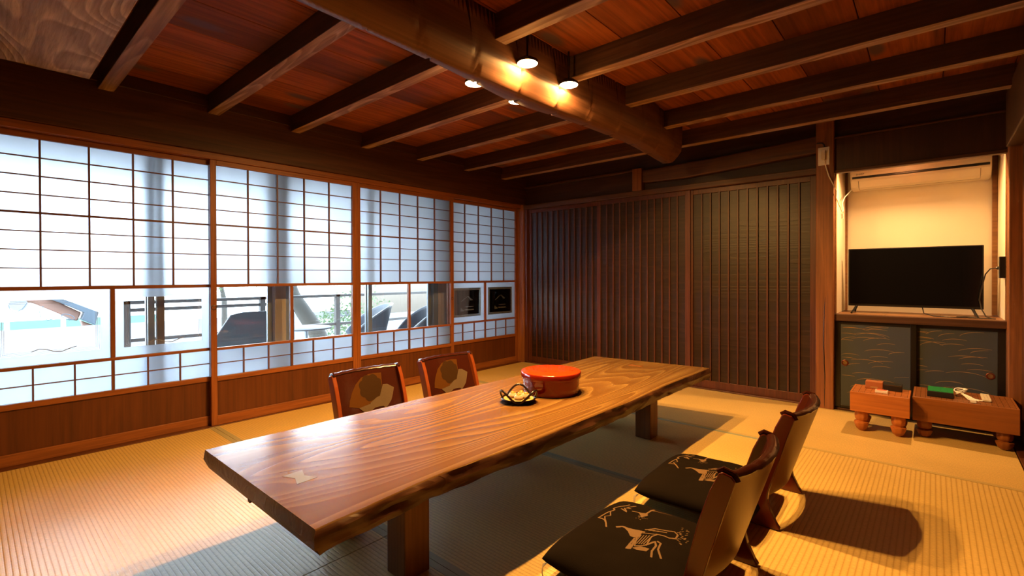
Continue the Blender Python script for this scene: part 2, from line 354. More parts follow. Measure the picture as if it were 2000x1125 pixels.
def tag(o, label, cat, group=None, kind=None):
    o['label'] = label; o['category'] = cat
    if group: o['group'] = group
    if kind: o['kind'] = kind
    return o
def thing(name, loc, label, cat, group=None):
    o = bpy.data.objects.new(name, None); COL.objects.link(o); o.location = loc; o.empty_display_size = .1
    return tag(o, label, cat, group)
def st(o): o['kind'] = 'structure'; return o
def sroot(name, loc=(0, 0, 0)):
    o = bpy.data.objects.new(name, None); COL.objects.link(o); o.location = loc; o['kind'] = 'structure'; o.empty_display_size = .1; return o
def dup(root, loc, label=None, rotz=None):
    r = root.copy(); COL.objects.link(r); r.location = loc
    if label: r['label'] = label
    if rotz is not None: r.rotation_euler = (0, 0, rotz)
    for ch in list(root.children):
        c = ch.copy(); COL.objects.link(c); c.parent = r
        for g in ch.children:
            d = g.copy(); COL.objects.link(d); d.parent = c
    return r
def fbm(x, y=0., z=0.): return noise.noise(Vector((x, y, z)))

YB = 4.228; ZC = 2.16
# ------------------------------------------------------------------ room shell
st(MB().box(-.13, 4.3, -2.6, 5.0, -.12, -.045).build('floor', W['dark']))
cl = MB()
for i in range(-1, 15):
    x0 = i*.3; cl.box(x0+.002, x0+.298, -2.6, 4.32, ZC, ZC+.03)
cl.box(-.3, 4.5, -2.6, 4.35, ZC+.03, ZC+.08)
st(cl.build('ceiling', W['ceil'], bevel=.002))
# left wall: beam above the screens, wall end before the room
wl = sroot('wall_left')
MB().box(-.14, .035, -2.6, YB+.1, 1.80, ZC).build('header_beam', W['dark'], wl, .004)
MB().box(-.14, .02, -2.6, .0245, -.05, 1.757).build('wall_end', W['dark'], wl)
MB().box(-.14, .045, -2.6, YB, 2.085, ZC).build('cap_board', W['dark'], wl, .003)
st(MB().box(-.12, .012, .0, 4.19, 1.757, 1.80).build('trim_1', W['shoji_y'], bevel=.003))     # kamoi
st(MB().box(-.12, .015, .0, 4.2, -.05, .004).build('trim_2', W['koshi'], bevel=.002))      # sill track
st(MB().box(-.13, .05, 4.19, YB+.05, -.03, 1.80).build('trim_3', W['post'], bevel=.004))     # corner post
# front (behind the camera) and right side
st(MB().box(-.2, 4.4, -2.7, -2.6, -.05, 2.2).build('wall_front', W['backdark']))
wr = sroot('wall_right')
MB().box(3.955, 4.0, -2.6, 4.13, -.05, ZC).build('wall_panel', W['koshi'], wr)
MB().box(3.885, 3.96, -2.6, 4.13, 1.755, 2.08).build('header_beam', W['trim_x'], wr, .006)
MB().box(3.908, 3.96, -2.6, 4.13, -.05, .006).build('sill_track', W['koshi'], wr, .003)
st(MB().box(3.90, 4.03, 4.13, YB+.06, -.03, ZC).build('trim_4', W['post'], bevel=.005))
# back wall above the lattice doors
wb = sroot('wall_back')
MB().box(-.1, 2.92, YB+.03, YB+.06, 1.78, ZC).build('upper_boards', W['dark_x'], wb)
MB().box(-.05, 1.42, YB-.0, YB+.04, 1.985, 2.005).build('upper_rail', W['trim_x'], wb, .003)
MB().box(1.405, 1.50, YB-.045, YB+.04, 1.79, 2.0).build('short_strut', W['post'], wb, .004)
MB().prism([(1.5, 1.86), (1.9, 1.85), (2.4, 1.875), (2.92, 1.90), (2.92, 2.03), (2.2, 1.99), (1.5, 1.98)], YB-.03, YB+.05).build('curved_tie_beam', W['trim_x'], wb, .012)
MB().box(-.1, 4.1, YB+.06, YB+.09, -.05, ZC).build('backing_boards', W['dark_x'], wb) if False else None
MB().box(-.15, 2.95, YB+.07, YB+.1, -.05, 1.8).build('backing_boards', W['dark_x'], wb)
MB().box(2.95, 4.0, YB-.01, YB+.02, 1.755, 1.985).build('alcove_lintel_board', wood('lintel_striped_panel', (.02, .007, .004), (.05, .018, .008), (.075, .028, .013), 'Z', 8, 5, .45, .4, .2, 60, .05), wb, .002)
MB().box(2.95, 4.0, YB+.02, YB+.06, 1.99, ZC).build('alcove_upper_board', W['dark_x'], wb)
MB().box(2.95, 3.95, YB-.025, YB+.02, 1.985, 1.998).build('alcove_lintel_rail', W['trim_x'], wb, .002)
MB().box(3.0, 3.91, YB-.02, YB+.03, 1.735, 1.757).build('alcove_lintel_edge', W['trim_x'], wb, .003)
st(MB().box(.05, 2.905, YB-.035, YB+.06, 1.742, 1.790).build('trim_5', W['trim_x'], bevel=.004))     # nageshi
st(MB().box(.05, 2.905, YB-.02, YB+.06, -.04, .012).build('trim_6', W['lattice'], bevel=.003))
# main post between lattice doors and alcove, with a drying crack
pc = MB().box(2.90, 3.013, YB-.045, YB+.09, -.03, ZC)
po = st(pc.build('trim_7', W['post'], bevel=.006))
cr = [(2.955+.004*math.sin(z*9)+.003*fbm(z*14), YB-.0458, z) for z in [.02+i*.035 for i in range(24)]]
MB().tube(cr, [.0009+.0022*math.sin(PI*i/23) for i in range(24)], 6).build('drying_crack', W['black'], po)

# ------------------------------------------------------------------ ceiling joists and beams
JY = [-1.10, -.52, .00, .525, 1.065, 1.60, 2.175, 2.735, 3.32, 3.87]
jl = ['timber ceiling joist at the near left, close beside the grey plank', 'weathered ceiling joist with swirling pale grain, second from the grey plank',
      'ceiling joist just in front of the four lamps, third from the grey plank', 'ceiling joist just behind the four lamps, fourth from the grey plank',
      'thin-looking ceiling joist, fifth from the grey plank', 'dark ceiling joist, next to last before the back wall',
      'dark ceiling joist closest to the back wall of lattice doors']
for i, y in enumerate(JY):
    zb = 2.045 if i < 9 else 2.04
    wdt = .036
    b = MB().box(.02, 3.90, y-wdt, y+wdt, zb, ZC+.004)
    lab = jl[i-3] if i >= 3 else 'ceiling joist above and behind the camera, outside the picture'
    if i < 3 and y < -.3: continue
    if i == 2: lab = 'ceiling joist largely hidden above the wide grey plank'
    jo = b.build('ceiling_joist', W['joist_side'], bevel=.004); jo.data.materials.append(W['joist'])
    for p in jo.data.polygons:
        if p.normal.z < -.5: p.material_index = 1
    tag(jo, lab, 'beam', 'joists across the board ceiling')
# log beam: smooth irregular section along Y
def beam_sec(y):
    xl = 1.942+.02*math.sin(y*1.9+.6)*.5-(.045*math.exp(-((y-1.9)/.35)**2))-.09*max(0, (y-3.0))/1.2
    xr = 2.075+.012*math.sin(y*2.6+2)*.5-.12*max(0, (y-3.0))/1.2
    zb = 1.90+.012*math.sin(y*2.2+1)*.5-.02*max(0, y-3.2)
    bul = .022*math.exp(-((y-1.95)/.45)**2)
    return xl, xr, zb, bul
bm_ = MB(); ys = [-2.5+i*.025 for i in range(int((YB+2.5)/.025)+1)]+[YB+.03]
ring = []
for y in ys:
    xl, xr, zb, bu = beam_sec(y); xr += .062*(1-min(1, max(0, (3.1-y)/.9))); xm = (xl+xr)/2
    ring.append([(xl-.045, y, ZC+.01), (xl-.04, y, 2.06), (xl-.022, y, 1.97), (xl-.006, y, zb+.022), (xl+.014, y, zb+.003), (xm-.01, y, zb-.003),
                 (xr-.075, y, zb+.001), (xr-.062-bu*.3, y, zb+.003), (xr-.022, y, zb+.040+bu*.3), (xr+.004, y, zb+.075), (xr+.010, y, zb+.12), (xr+.014, y, 2.09), (xr+.014, y, ZC+.01)])
n = 12
for r in ring: bm_.v += r
for i in range(len(ring)-1):
    for k in range(n): bm_.f.append((i*n+k, i*n+(k+1) % n, (i+1)*n+(k+1) % n, (i+1)*n+k))
bm_.f += [tuple(range(n)), tuple(range(len(ring)*n-1, (len(ring)-1)*n-1, -1))]
bm_.smooth = True
tag(bm_.build('ceiling_beam', W['beam'], sharp=60), 'thick rounded log beam running to the back wall between the four lamps', 'beam')
# weathered plank hung under the joists, near left
pl = MB(); npt = 14
top = [(.265+.012*fbm(i*.9), .435-i*.075) for i in range(npt)]
poly = [(.27, .425)]+[(1.84, .425), (1.84, -.62)]+[(.275+.012*fbm(i*1.7), -.62+i*.08) for i in range(13)]
pl.prism(poly, 2.012, 2.04, 'Z')
tag(pl.build('weathered_plank', W['plank'], bevel=.004), 'wide weathered grey plank with raised wavy grain under the ceiling', 'plank')

# lamps
for i, (x, y) in enumerate(LAMPS):
    lab = ['lit round ceiling lamp, leftmost of the four', 'lit round ceiling lamp, nearest and topmost of the four in the picture',
           'lit round ceiling lamp left of the log beam, lowest of the four in the picture', 'lit round ceiling lamp, rightmost of the four'][i]
    t = thing('ceiling_lamp', (x, y, ZC), lab, 'lamp', 'round lamps beside the log beam')
    MB().lathe((x, y, 0), [(.005, ZC+.002), (.005, LZ+.028), (.030, LZ+.026), (.050, LZ+.012), (.050, LZ), (.0475, LZ), (.0475, LZ+.004)], 32).build('lamp_housing', W['blacklac'], t)
    MB().lathe((x, y, 0), [(.0472, LZ+.006), (.0472, LZ), (.03, LZ-.003), (.001, LZ-.004)], 32).build('lamp_lens', W['lens'], t)
t = thing('alcove_lamp', (3.40, 4.31, 1.95), 'small lamp tucked behind the lintel above the television alcove', 'lamp')
MB().lathe((3.40, 4.295, 0), [(.02, 1.95), (.02, 1.84), (.032, 1.835), (.032, 1.812), (.028, 1.812)], 24).build('lamp_housing', W['blacklac'], t)
MB().lathe((3.40, 4.295, 0), [(.027, 1.816), (.027, 1.81), (.001, 1.808)], 24).build('lamp_lens', W['lens'], t)

# ------------------------------------------------------------------ shoji screens in the left wall
def shoji(idx, y0, y1, xf, etched, pull=None):
    d = sroot('door_%d' % idx, (xf-.015, y0, 0))
    xb = xf-.03; sw = .036
    ya, yb = y0+sw, y1-sw
    each('stile', [(xb, xf, a, b, .004, 1.757) for a, b in ((y0, ya), (yb, y1))], W['shoji'], d, .002)
    each('rail', [(xb, xf-.001, ya, yb, z0, z1) for z0, z1 in ((1.725, 1.757), (.9165, .937), (.4985, .516), (.295, .326), (.004, .066))], W['shoji_y'], d, .002)
    ym = (ya+yb)/2
    MB().box(xb+.002, xf-.002, ym-.011, ym+.011, .516, .9165).build('mullion', W['shoji'], d, .002)
    k = MB(); kx0, kx1 = xf-.016, xf-.003
    for i in range(1, 8):
        z = .937+i*(1.725-.937)/8; h = .0055 if i == 4 else .003
        k.box(kx0, kx1, ya, yb, z-h, z+h)
    for i in range(1, 5):
        y = ya+i*(yb-ya)/5; k.box(kx0-.003, kx1-.001, y-.0042, y+.0042, .937, 1.725)
    k.box(kx0, kx1, ya, yb, .409, .4145)
    for i in range(1, 6):
        y = ya+i*(yb-ya)/6; h = .0075 if i == 3 else .0038
        k.box(kx0-.003, kx1-.001, y-h, y+h, .326, .4985)
    k.build('lattice_bars', W['kumiko'], d)
    xg0, xg1 = xf-.0235, xf-.0205
    MB().box(xg0, xg1, ya-.003, yb+.003, .93, 1.73).build('frosted_pane', W['frost'], d)
    MB().box(xg0, xg1, ya-.003, yb+.003, .32, .505).build('frosted_pane', W['frost'], d)
    MB().box(xb+.004, xf-.012, ya-.003, yb+.003, .06, .30).build('skirt_board', W['koshi'], d)
    for a, b in ((ya, ym-.011), (ym+.011, yb)):
        if not etched:
            MB().box(xg0, xg1, a-.002, b+.002, .51, .92).build('clear_pane', W['glass'], d); continue
        z0, z1, bw, bz = .516, .9165, .042, .052
        bo = MB()
        bo.box(xg0, xg1, a-.002, b+.002, .51, z0+bz).box(xg0, xg1, a-.002, b+.002, z1-bz, .92)
        bo.box(xg0, xg1, a-.002, a+bw, z0+bz, z1-bz).box(xg0, xg1, b-bw, b+.002, z0+bz, z1-bz)
        bo.build('frosted_border', W['frost'], d)
        cp = MB().box(xg0, xg1, a+bw, b-bw, z0+bz, z1-bz).build('clear_pane', W['glass'], d)
        e = MB()
        for q in (.006, .013, .020):
            ia, ib, ja, jb = a+bw+q, b-bw-q, z0+bz+q, z1-bz-q
            g = .0007
            e.box(xg1, xg1+.0006, ia-g, ia+g, ja, jb).box(xg1, xg1+.0006, ib-g, ib+g, ja, jb)
            e.box(xg1, xg1+.0006, ia, ib, ja-g, ja+g).box(xg1, xg1+.0006, ia, ib, jb-g, jb+g)
        if etched == 2:
            c = (a+b)/2; zz = (z0+z1)/2+.03
            # small snow peak, reeds, mist
            for s in range(9):
                q = s/8
                e.tube([(xg1+.001, c-.075+q*.07, zz-.012+q*.045), (xg1+.001, c-.085+q*.085, zz-.022+q*.045)], .0006, 4)
                e.tube([(xg1+.001, c+.075-q*.06, zz-.006+q*.038), (xg1+.001, c+.045-q*.04, zz-.01+q*.038)], .0006, 4)
            for s in range(5): e.tube([(xg1+.001, c-.03+.02*s, zz-.075-.003*(s % 2)), (xg1+.001, c-.005+.022*s, zz-.076)], .0008, 4)
            for s in range(4): e.tube([(xg1+.001, c-.09+.012*s, zz-.12), (xg1+.001, c-.088+.012*s, zz-.085-.008*s)], .001, 4)
            for s in range(10):
                e.tube([(xg1+.001, c-.03+.012*s+.012*math.cos(t/3), zz-.115+.012*math.sin(t/3)) for t in range(10)], .0006, 4)
        else:
            e.tube([(xg1+.001, a+bw+.12+.03*s, z0+bz+.02+.012*math.sin(s*1.3)) for s in range(7)], .002, 4)
        e.build('etched_lines', W['etch'], cp, smooth=False)
    if pull:
        MB().lathe((xf-.001, pull[0], pull[1]), [(.0165, -.004), (.0165, .002), (.0125, .003), (.012, -.001), (.001, -.002)], 24, axis='X').build('finger_pull', W['black'], d)
    return d
shoji(1, .025, 1.095, -.035, 1)
shoji(2, 1.054, 2.115, 0., 0, (1.072, .783))
shoji(3, 2.115, 3.176, 0., 0)
shoji(4, 3.135, 4.19, -.035, 2, (3.156, .766) if 0 else None)
MB().lathe((-.001, 3.157, .766), [(.0145, -.004), (.0145, .002), (.011, .003), (.011, -.001), (.001, -.002)], 24, axis='X').build('finger_pull', W['black'], bpy.data.objects['door_3'])

# ------------------------------------------------------------------ lattice doors in the back wall
def lattice_door(idx, x0, x1, yf, lw, rw):
    d = sroot('door_%d' % idx, ((x0+x1)/2, yf, 0))
    each('stile', [(x0, x0+lw, yf-.002, yf+.03, .012, 1.742), (x1-rw, x1, yf-.002, yf+.03, .012, 1.742)], W['lattice'], d, .002)
    each('rail', [(x0+lw, x1-rw, yf, yf+.03, 1.70, 1.742), (x0+lw, x1-rw, yf, yf+.03, .012, .075)], W['lattice'], d, .002)
    a, b = x0+lw, x1-rw
    s = MB()
    for i in range(11):
        x = a+(i+1)*(b-a)/12; h = .0065+.0008*fbm(i*3.1, idx)
        s.box(x-h, x+h, yf-.001, yf+.012, .07, 1.705)
    s.build('slats', W['lattice'], d, .0015)
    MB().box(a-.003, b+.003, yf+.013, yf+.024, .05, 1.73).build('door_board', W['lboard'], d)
lattice_door(5, .085, 1.035, YB+.012, .04, .035)
lattice_door(6, .995, 1.945, YB-.005, .04, .046)
lattice_door(7, 1.915, 2.90, YB+.012, .05, .045)
st(MB().box(.05, .085, YB-.02, YB+.06, .0, 1.79).build('trim_8', W['lattice'], bevel=.003))

# ------------------------------------------------------------------ alcove
YA = 4.75
st(MB().box(2.98, 3.95, YA, YA+.04, .66, 2.0).build('wall_alcove_back', W['plaster']))
st(MB().box(3.0, 3.02, YB+.05, YA-.001, .702, 1.954).build('wall_alcove_left', W['plaster']))
st(MB().box(3.896, 3.93, YB+.05, YA-.001, .702, 1.954).build('wall_alcove_right', W['plaster']))
st(MB().box(2.98, 3.95, YB+.07, YA-.001, 1.955, 1.99).build('ceiling_alcove', W['dark_x']))
for k, b in enumerate(((3.0205, 3.035, YA-.02, YA-.0005, .702, 1.954), (3.868, 3.8955, YA-.02, YA-.0005, .702, 1.954), (3.013, 3.0195, YB, YB+.05, .702, 1.735), (3.8965, 3.902, YB, YB+.05, .702, 1.735))):
    st(MB().box(*b).build('trim_%d' % (20+k), W['sill'], bevel=.002))
sh = MB()
for a, b in ((3.005, 3.30), (3.301, 3.60), (3.601, 3.91)): sh.box(a, b, YB+.0565, YA, .675, .70)
st(sh.build('floor_alcove', W['sill'], bevel=.001))
st(MB().box(3.0, 3.91, YB-.012, YB+.056, .652, .701).build('trim_24', W['trim_x'], bevel=.004))
st(MB().box(3.0, 3.91, YB+.08, YB+.1, -.05, .66).build('wall_cupboard_back', W['black']))
st(MB().box(3.0, 3.91, YB-.0, YB+.06, -.03, .012).build('trim_25', W['trim_x'], bevel=.002))

def fusuma(idx, x0, x1, yf, fl, frr, pullx, pullz, seed):
    d = sroot('door_%d' % idx, ((x0+x1)/2, yf, 0))
    each('door_frame', [(x0, x0+fl, yf, yf+.022, .014, .650), (x1-frr, x1, yf, yf+.022, .014, .650), (x0+fl, x1-frr, yf, yf+.022, .628, .650), (x0+fl, x1-frr, yf, yf+.022, .014, .035)], W['fusuma_frame'], d, .002)
    p = MB().box(x0+fl-.003, x1-frr+.003, yf+.006, yf+.018, .03, .632).build('door_paper', W['fusuma'], d)
    rnd = random.Random(seed); g = MB(); a, b = x0+fl, x1-frr
    for row in (.60, .585, .55, .52, .49, .44, .40, .36, .33, .27, .23, .18, .12, .07):
        for k in range(rnd.randint(2, 3)):
            cx = rnd.uniform(a, b); r = rnd.uniform(.07, .13); h = r*rnd.uniform(.30, .42); t0 = rnd.uniform(.1, .9); t1 = t0+rnd.uniform(1.2, 2.0)
            pts = []
            for q in range(13):
                tt = t0+(t1-t0)*q/12; x = cx-r*math.cos(tt); z = row+h*math.sin(tt)-h*.5
                if a+.002 < x < b-.002 and .04 < z < .625: pts.append((x, yf+.0055, z))
                else:
                    if len(pts) > 2: g.tube(pts, .0008, 4)
                    pts = []
            if len(pts) > 2: g.tube(pts, [.0005+.0010*math.sin(PI*j/(len(pts)-1)) for j in range(len(pts))], 4)
    g.build('grass_print', W['gold'], p, smooth=False)
    h = MB().lathe((pullx, yf+.006, pullz), [(.022, .004), (.022, -.003), (.0175, -.005), (.015, -.001)], 24, axis='Y').build('finger_pull', W['copper'], d)
    MB().lathe((pullx, yf+.006, pullz), [(.014, .002), (.013, -.0025), (.001, -.001)], 20, axis='Y').build('pull_cup', W['brass'], h)
fusuma(8, 3.013, 3.475, YB+.012, .034, .032, 3.075, .345, 3)
fusuma(9, 3.44, 3.908, YB+.036, .03, .045, 3.832, .345, 8)

# ------------------------------------------------------------------ tatami mats
def mat_(x0, x1, y0, y1, ax, label, heri='heri', sides=(1, 1)):
    t = thing('tatami_mat', ((x0+x1)/2, (y0+y1)/2, -.045), label, 'tatami mat', 'tatami mats on the floor')
    g = .0012
    MB().box(x0+g, x1-g, y0+g, y1-g, -.0445, 0).build('mat_body', W['tat_x' if ax == 'X' else 'tat_y'], t, .0015)
    hw = .028
    for k in (0, 1):
        if not sides[k]: continue
        if ax == 'X': bb = (x0+g, x1-g) + ((y0+g, y0+hw) if k == 0 else (y1-hw, y1-g))
        else: bb = ((x0+g, x0+hw) if k == 0 else (x1-hw, x1-g)) + (y0+g, y1-g)
        MB().box(*bb, -.001, .0011).build('cloth_border', W[heri], t)
mat_(.016, 2.0, .02, 1.062, 'X', 'tatami mat in the near left corner along the first paper screen', sides=(0, 1))
mat_(2.0, 2.93, .02, 1.062, 'X', 'tatami mat at the bottom edge, under the near table leg')
mat_(2.93, 3.905, -.9, 1.15, 'Y', 'tatami mat nearest the right wall at the bottom right corner of the picture')
mat_(.016, .96, 1.062, 2.115, 'X', 'tatami mat beside the second paper screen behind the first floor chair')
mat_(.96, 2.93, 1.062, 2.115, 'X', 'long tatami mat under the middle of the table and the near cushion', 'heri')
mat_(.016, .96, 2.115, 3.157, 'X', 'tatami mat beside the third paper screen behind the second floor chair')
mat_(.96, 2.93, 2.115, 3.157, 'X', 'long tatami mat under the far half of the table', 'heri2')
mat_(2.93, 3.905, 1.15, 3.157, 'Y', 'tatami mat with ridges running to the back, under the dark chair shadow at right', sides=(0, 0))
mat_(.016, 1.935, 3.157, 4.208, 'X', 'tatami mat in the far corner between paper screens and lattice doors')
mat_(1.935, 3.905, 3.157, 4.208, 'X', 'tatami mat in front of the alcove under the two game boards', 'heri3')
mat_(.016, 2.93, -1.02, .02, 'X', 'tatami mat behind the camera line at the bottom left edge', sides=(0, 0))

# ------------------------------------------------------------------ big table
TZ = .37; TH = .062
tb = thing('low_table', (2.02, 1.85, 0), 'long low live-edge wooden table in the middle of the tatami room', 'table')
def edge_x(y, side, dz):
    if side > 0: return 2.435+.010*fbm(y*2.1, 7)+.005*fbm(y*9, 3)-.012*math.exp(-((y-1.32)/.04)**2)*dz-.03*math.exp(-((y-.95)/.3)**2)+.016*dz*fbm(y*5, 11)
    return 1.603+.035*math.sin((y-.5)*1.0)*.6+.008*fbm(y*3, 20)
tm = MB(); NY = 90
ylist = [.556+i*(3.17-.556)/NY for i in range(NY+1)]
rows = []
for i, y in enumerate(ylist):
    u = i/NY
    row = []
    xr = edge_x(y, 1, 0); xl = edge_x(y, -1, 0)
    yo = 0
    for x, z in [(xl, TZ-.004), (xl+.004, TZ)]+[(xl+.004+(xr-xl-.008)*k/10, TZ) for k in range(1, 10)]+[(xr-.004, TZ), (xr, TZ-.003)]:
        row.append((x, y, z))
    for q in (.25, .5, .75, 1.):
        jig = .010*fbm(y*7, q*3, 2)+.006*fbm(y*19, q*5)
        row.append((xr+.006*q+jig+.006*math.sin(q*PI), y, TZ-TH*q*(1+.05*fbm(y*3, 40))))
    nb = 12
    for k in range(1, nb):
        q = k/nb; x = xr-.016+(xl+.02-(xr-.016))*q
        row.append((x, y, TZ-TH*(1+.05*fbm(y*3, 40))))
    row.append((xl+.02, y, TZ-TH)); row.append((xl+.004, y, TZ-TH*.5))
    # far end runs slightly slanted, near end straight
    if i > NY-4:
        pass
    s_far = max(0., (y-2.6)/.57)
    row = [(p[0], p[1]+s_far*.09*(p[0]-1.62)/.8, p[2]) for p in row]
    if i == 0: row = [(p[0], p[1]-(.006 if p[2] < TZ-.01 else 0)+.012*(1 if p[2] < TZ-TH*.9 else 0), p[2]) for p in row]
    rows.append(row)
n = len(rows[0])
for r in rows: tm.v += r
for i in range(NY):
    for k in range(n): tm.f.append((i*n+k, i*n+(k+1) % n, (i+1)*n+(k+1) % n, (i+1)*n+k))
tm.f += [tuple(range(n)), tuple(range((NY+1)*n-1, NY*n-1, -1))]
tt = tm.build('tabletop', W['table'], tb)
tt.data.materials.append(W['live'])
for p in tt.data.polygons:
    p.use_smooth = True
    c = p.center
    if p.normal.z < .5 or c.z < TZ-.006: p.material_index = 1
tt.data.set_sharp_from_angle(angle=math.radians(35))
for x in (2.19, 1.74):
    for y in (.92, 2.695):
        MB().box(x, x+.1, y, y+.1, .0016, TZ-TH+.004).build('leg', W['tleg'], tb, .004)
def key(c, l, wd, mat, rot):
    p = [(-l, -wd), (0, -wd*.45), (l, -wd), (l, wd), (0, wd*.45), (-l, wd)]
    cr_, sr = math.cos(rot), math.sin(rot)
    MB().prism([(c[0]+a*cr_-b*sr, c[1]+a*sr+b*cr_) for a, b in p], TZ-.002, TZ+.0006, 'Z').build('butterfly_key', mat, tb)
key((2.095, .672), .045, .032, W['inlay'], .05)
key((2.03, 3.02), .045, .022, W['inlay_d'], .0)
# small bark knob under the near end, where the two slabs meet
MB().prism([(1.985, TZ-TH+.004), (1.990, TZ-TH-.008), (2.003, TZ-TH-.009), (2.010, TZ-TH+.004)], .560, .60).build('bark_knob', W['live'], tb, .003)

# ------------------------------------------------------------------ floor chairs
def make_chair(loc, label, matw, motif=False):
    x0, y0, _ = loc
    t = thing('floor_chair', (0, 0, 0), label, 'floor chair', 'legless floor chairs around the table')
    wd = .44
    prof = [(.0, .002), (.10, .0), (.47, .0), (.49, .012), (.485, .034), (.44, .045), (.14, .050), (.102, .075), (.088, .12), (.045, .30), (.012, .40), (-.012, .452),
            (-.022, .458), (-.046, .452), (-.056, .44), (-.03, .36), (.012, .22), (.036, .135), (.038, .11), (.028, .07), (.006, .025), (-.006, .008)]
    for s, y in ((0, 0), (1, wd-.024)):
        MB().prism(prof, y, y+.024, 'Y').build('side_frame', matw, t, .004)
    MB().box(.12, .47, .022, wd-.022, .022, .036).build('seat', matw, t, .003)
    def front(u, v, th):
        z = .115+v*(.445-.115)
        xl = .085-(z-.12)*(.085+.022)/.325
        bow = .038*(4*u*(1-u))
        return (xl-th-bow, .012+u*(wd-.024), z)
    b = MB(); nu, nv = 16, 12
    vs = []; 
    ringn = []
    for i in range(nu+1):
        u = i/nu; r = []
        for j in range(nv+1): r.append(front(u, j/nv, .008-.004*math.sin(PI*j/nv)))
        # rolled top
        c = front(u, 1, .022); rad = .019
        for k in range(1, 8):
            a = PI*k/8; r.append((c[0]+rad*math.cos(a), c[1], c[2]+rad*math.sin(a)*.9+.002*math.sin(u*40)))
        for j in range(nv, -1, -1): r.append(front(u, j/nv, .036))
        ringn.append(r)
    m = len(ringn[0])
    for r in ringn: b.v += r
    for i in range(nu):
        for k in range(m): b.f.append((i*m+k, i*m+(k+1) % m, (i+1)*m+(k+1) % m, (i+1)*m+k))
    b.f += [tuple(range(m)), tuple(range((nu+1)*m-1, nu*m-1, -1))]
    b.smooth = True
    bo = b.build('backrest', W['leather'], t)
    bo.data.materials.append(W['leather_back'])
    for p in bo.data.polygons:
        if p.normal.x < -.5 and p.center.z < .435: p.material_index = 1
    # welt around the ends of the roll
    for y in (.002, wd-.026):
        wl_ = MB()
        wl_.tube([(-.058, y+.012, .438), (-.05, y+.012, .456), (-.022, y+.012, .463), (-.008, y+.012, .452)], .008, 8)
        wl_.build('top_knuckle', W['leather'], t)
    if motif:
        def onface(y, z, off):
            yy = wd-y if False else y
            u = min(1, max(0, (yy-.012)/(wd-.024))); v = (z-.115)/(.445-.115)
            p = front(u, v, .008-.004*math.sin(PI*min(1, max(0, v)))); return (p[0]+off, yy, z)
        def patch(name, pts, mat, off, par):
            # triangulated fan with interior rings so it follows the bowed leather
            cy_ = sum(p[0] for p in pts)/len(pts); cz_ = sum(p[1] for p in pts)/len(pts)
            mb = MB(); K = 6; nn = len(pts)
            for q in range(K+1):
                for p in pts: mb.v.append(onface(cy_+(p[0]-cy_)*q/K, cz_+(p[1]-cz_)*q/K, off))
            for q in range(K):
                for k in range(nn): mb.f.append((q*nn+k, q*nn+(k+1) % nn, (q+1)*nn+(k+1) % nn, (q+1)*nn+k))
            return mb.build(name, mat, par)
        dz = -.022
        def S(l): return [(a, c+dz) for a, c in l]
        patch('fan_motif', S([(.326, .444), (.285, .447), (.251, .446), (.198, .433), (.155, .403), (.122, .364), (.1, .327), (.09, .298), (.15, .28), (.213, .266), (.224, .289), (.26, .31), (.31, .325), (.32, .39)]), W['fan_ochre'], .0012, t)
        fl = []
        cx, cz = .25, .372
        for k in range(48):
            a = 2*PI*k/48; r = .066+.010*abs(math.sin(4*a)); p = (cx+r*1.05*math.cos(a), cz+r*.98*math.sin(a))
            if p[0] > .315: p = (.315+(p[0]-.315)*.05, p[1])
            fl.append(p)
        patch('flower_motif', S(fl), W['fan_brown'], .0019, t)
        cf = [(.322, .38), (.349, .378), (.366, .366), (.383, .355), (.37, .32), (.355, .288), (.336, .268), (.315, .25), (.306, .262), (.275, .264), (.25, .262), (.225, .249), (.2, .236), (.175, .258), (.152, .279), (.19, .272), (.213, .266), (.229, .293), (.27, .315), (.31, .325)]
        patch('small_fan_motif', S(cf), W['fan_cream'], .0026, t)
    return t
ch = make_chair((0, 0, 0), 'brown leather floor chair with printed fans, nearer of the two behind the table', W['chairwood_l'], True)
ch.location = (1.172, 1.275, 0)
dup(ch, (1.172, 1.868, 0), 'brown leather floor chair with printed fans, farther one beside the red tub')
ch2 = make_chair((0, 0, 0), 'dark red-brown floor chair nearest the camera, back towards the right', W['chairwood'], False)
ch2.location = (3.112, 1.775, 0); ch2.rotation_euler = (0, 0, PI)
dup(ch2, (3.112, 2.495, 0), 'dark red-brown floor chair farther back, beyond the nearest one', PI)

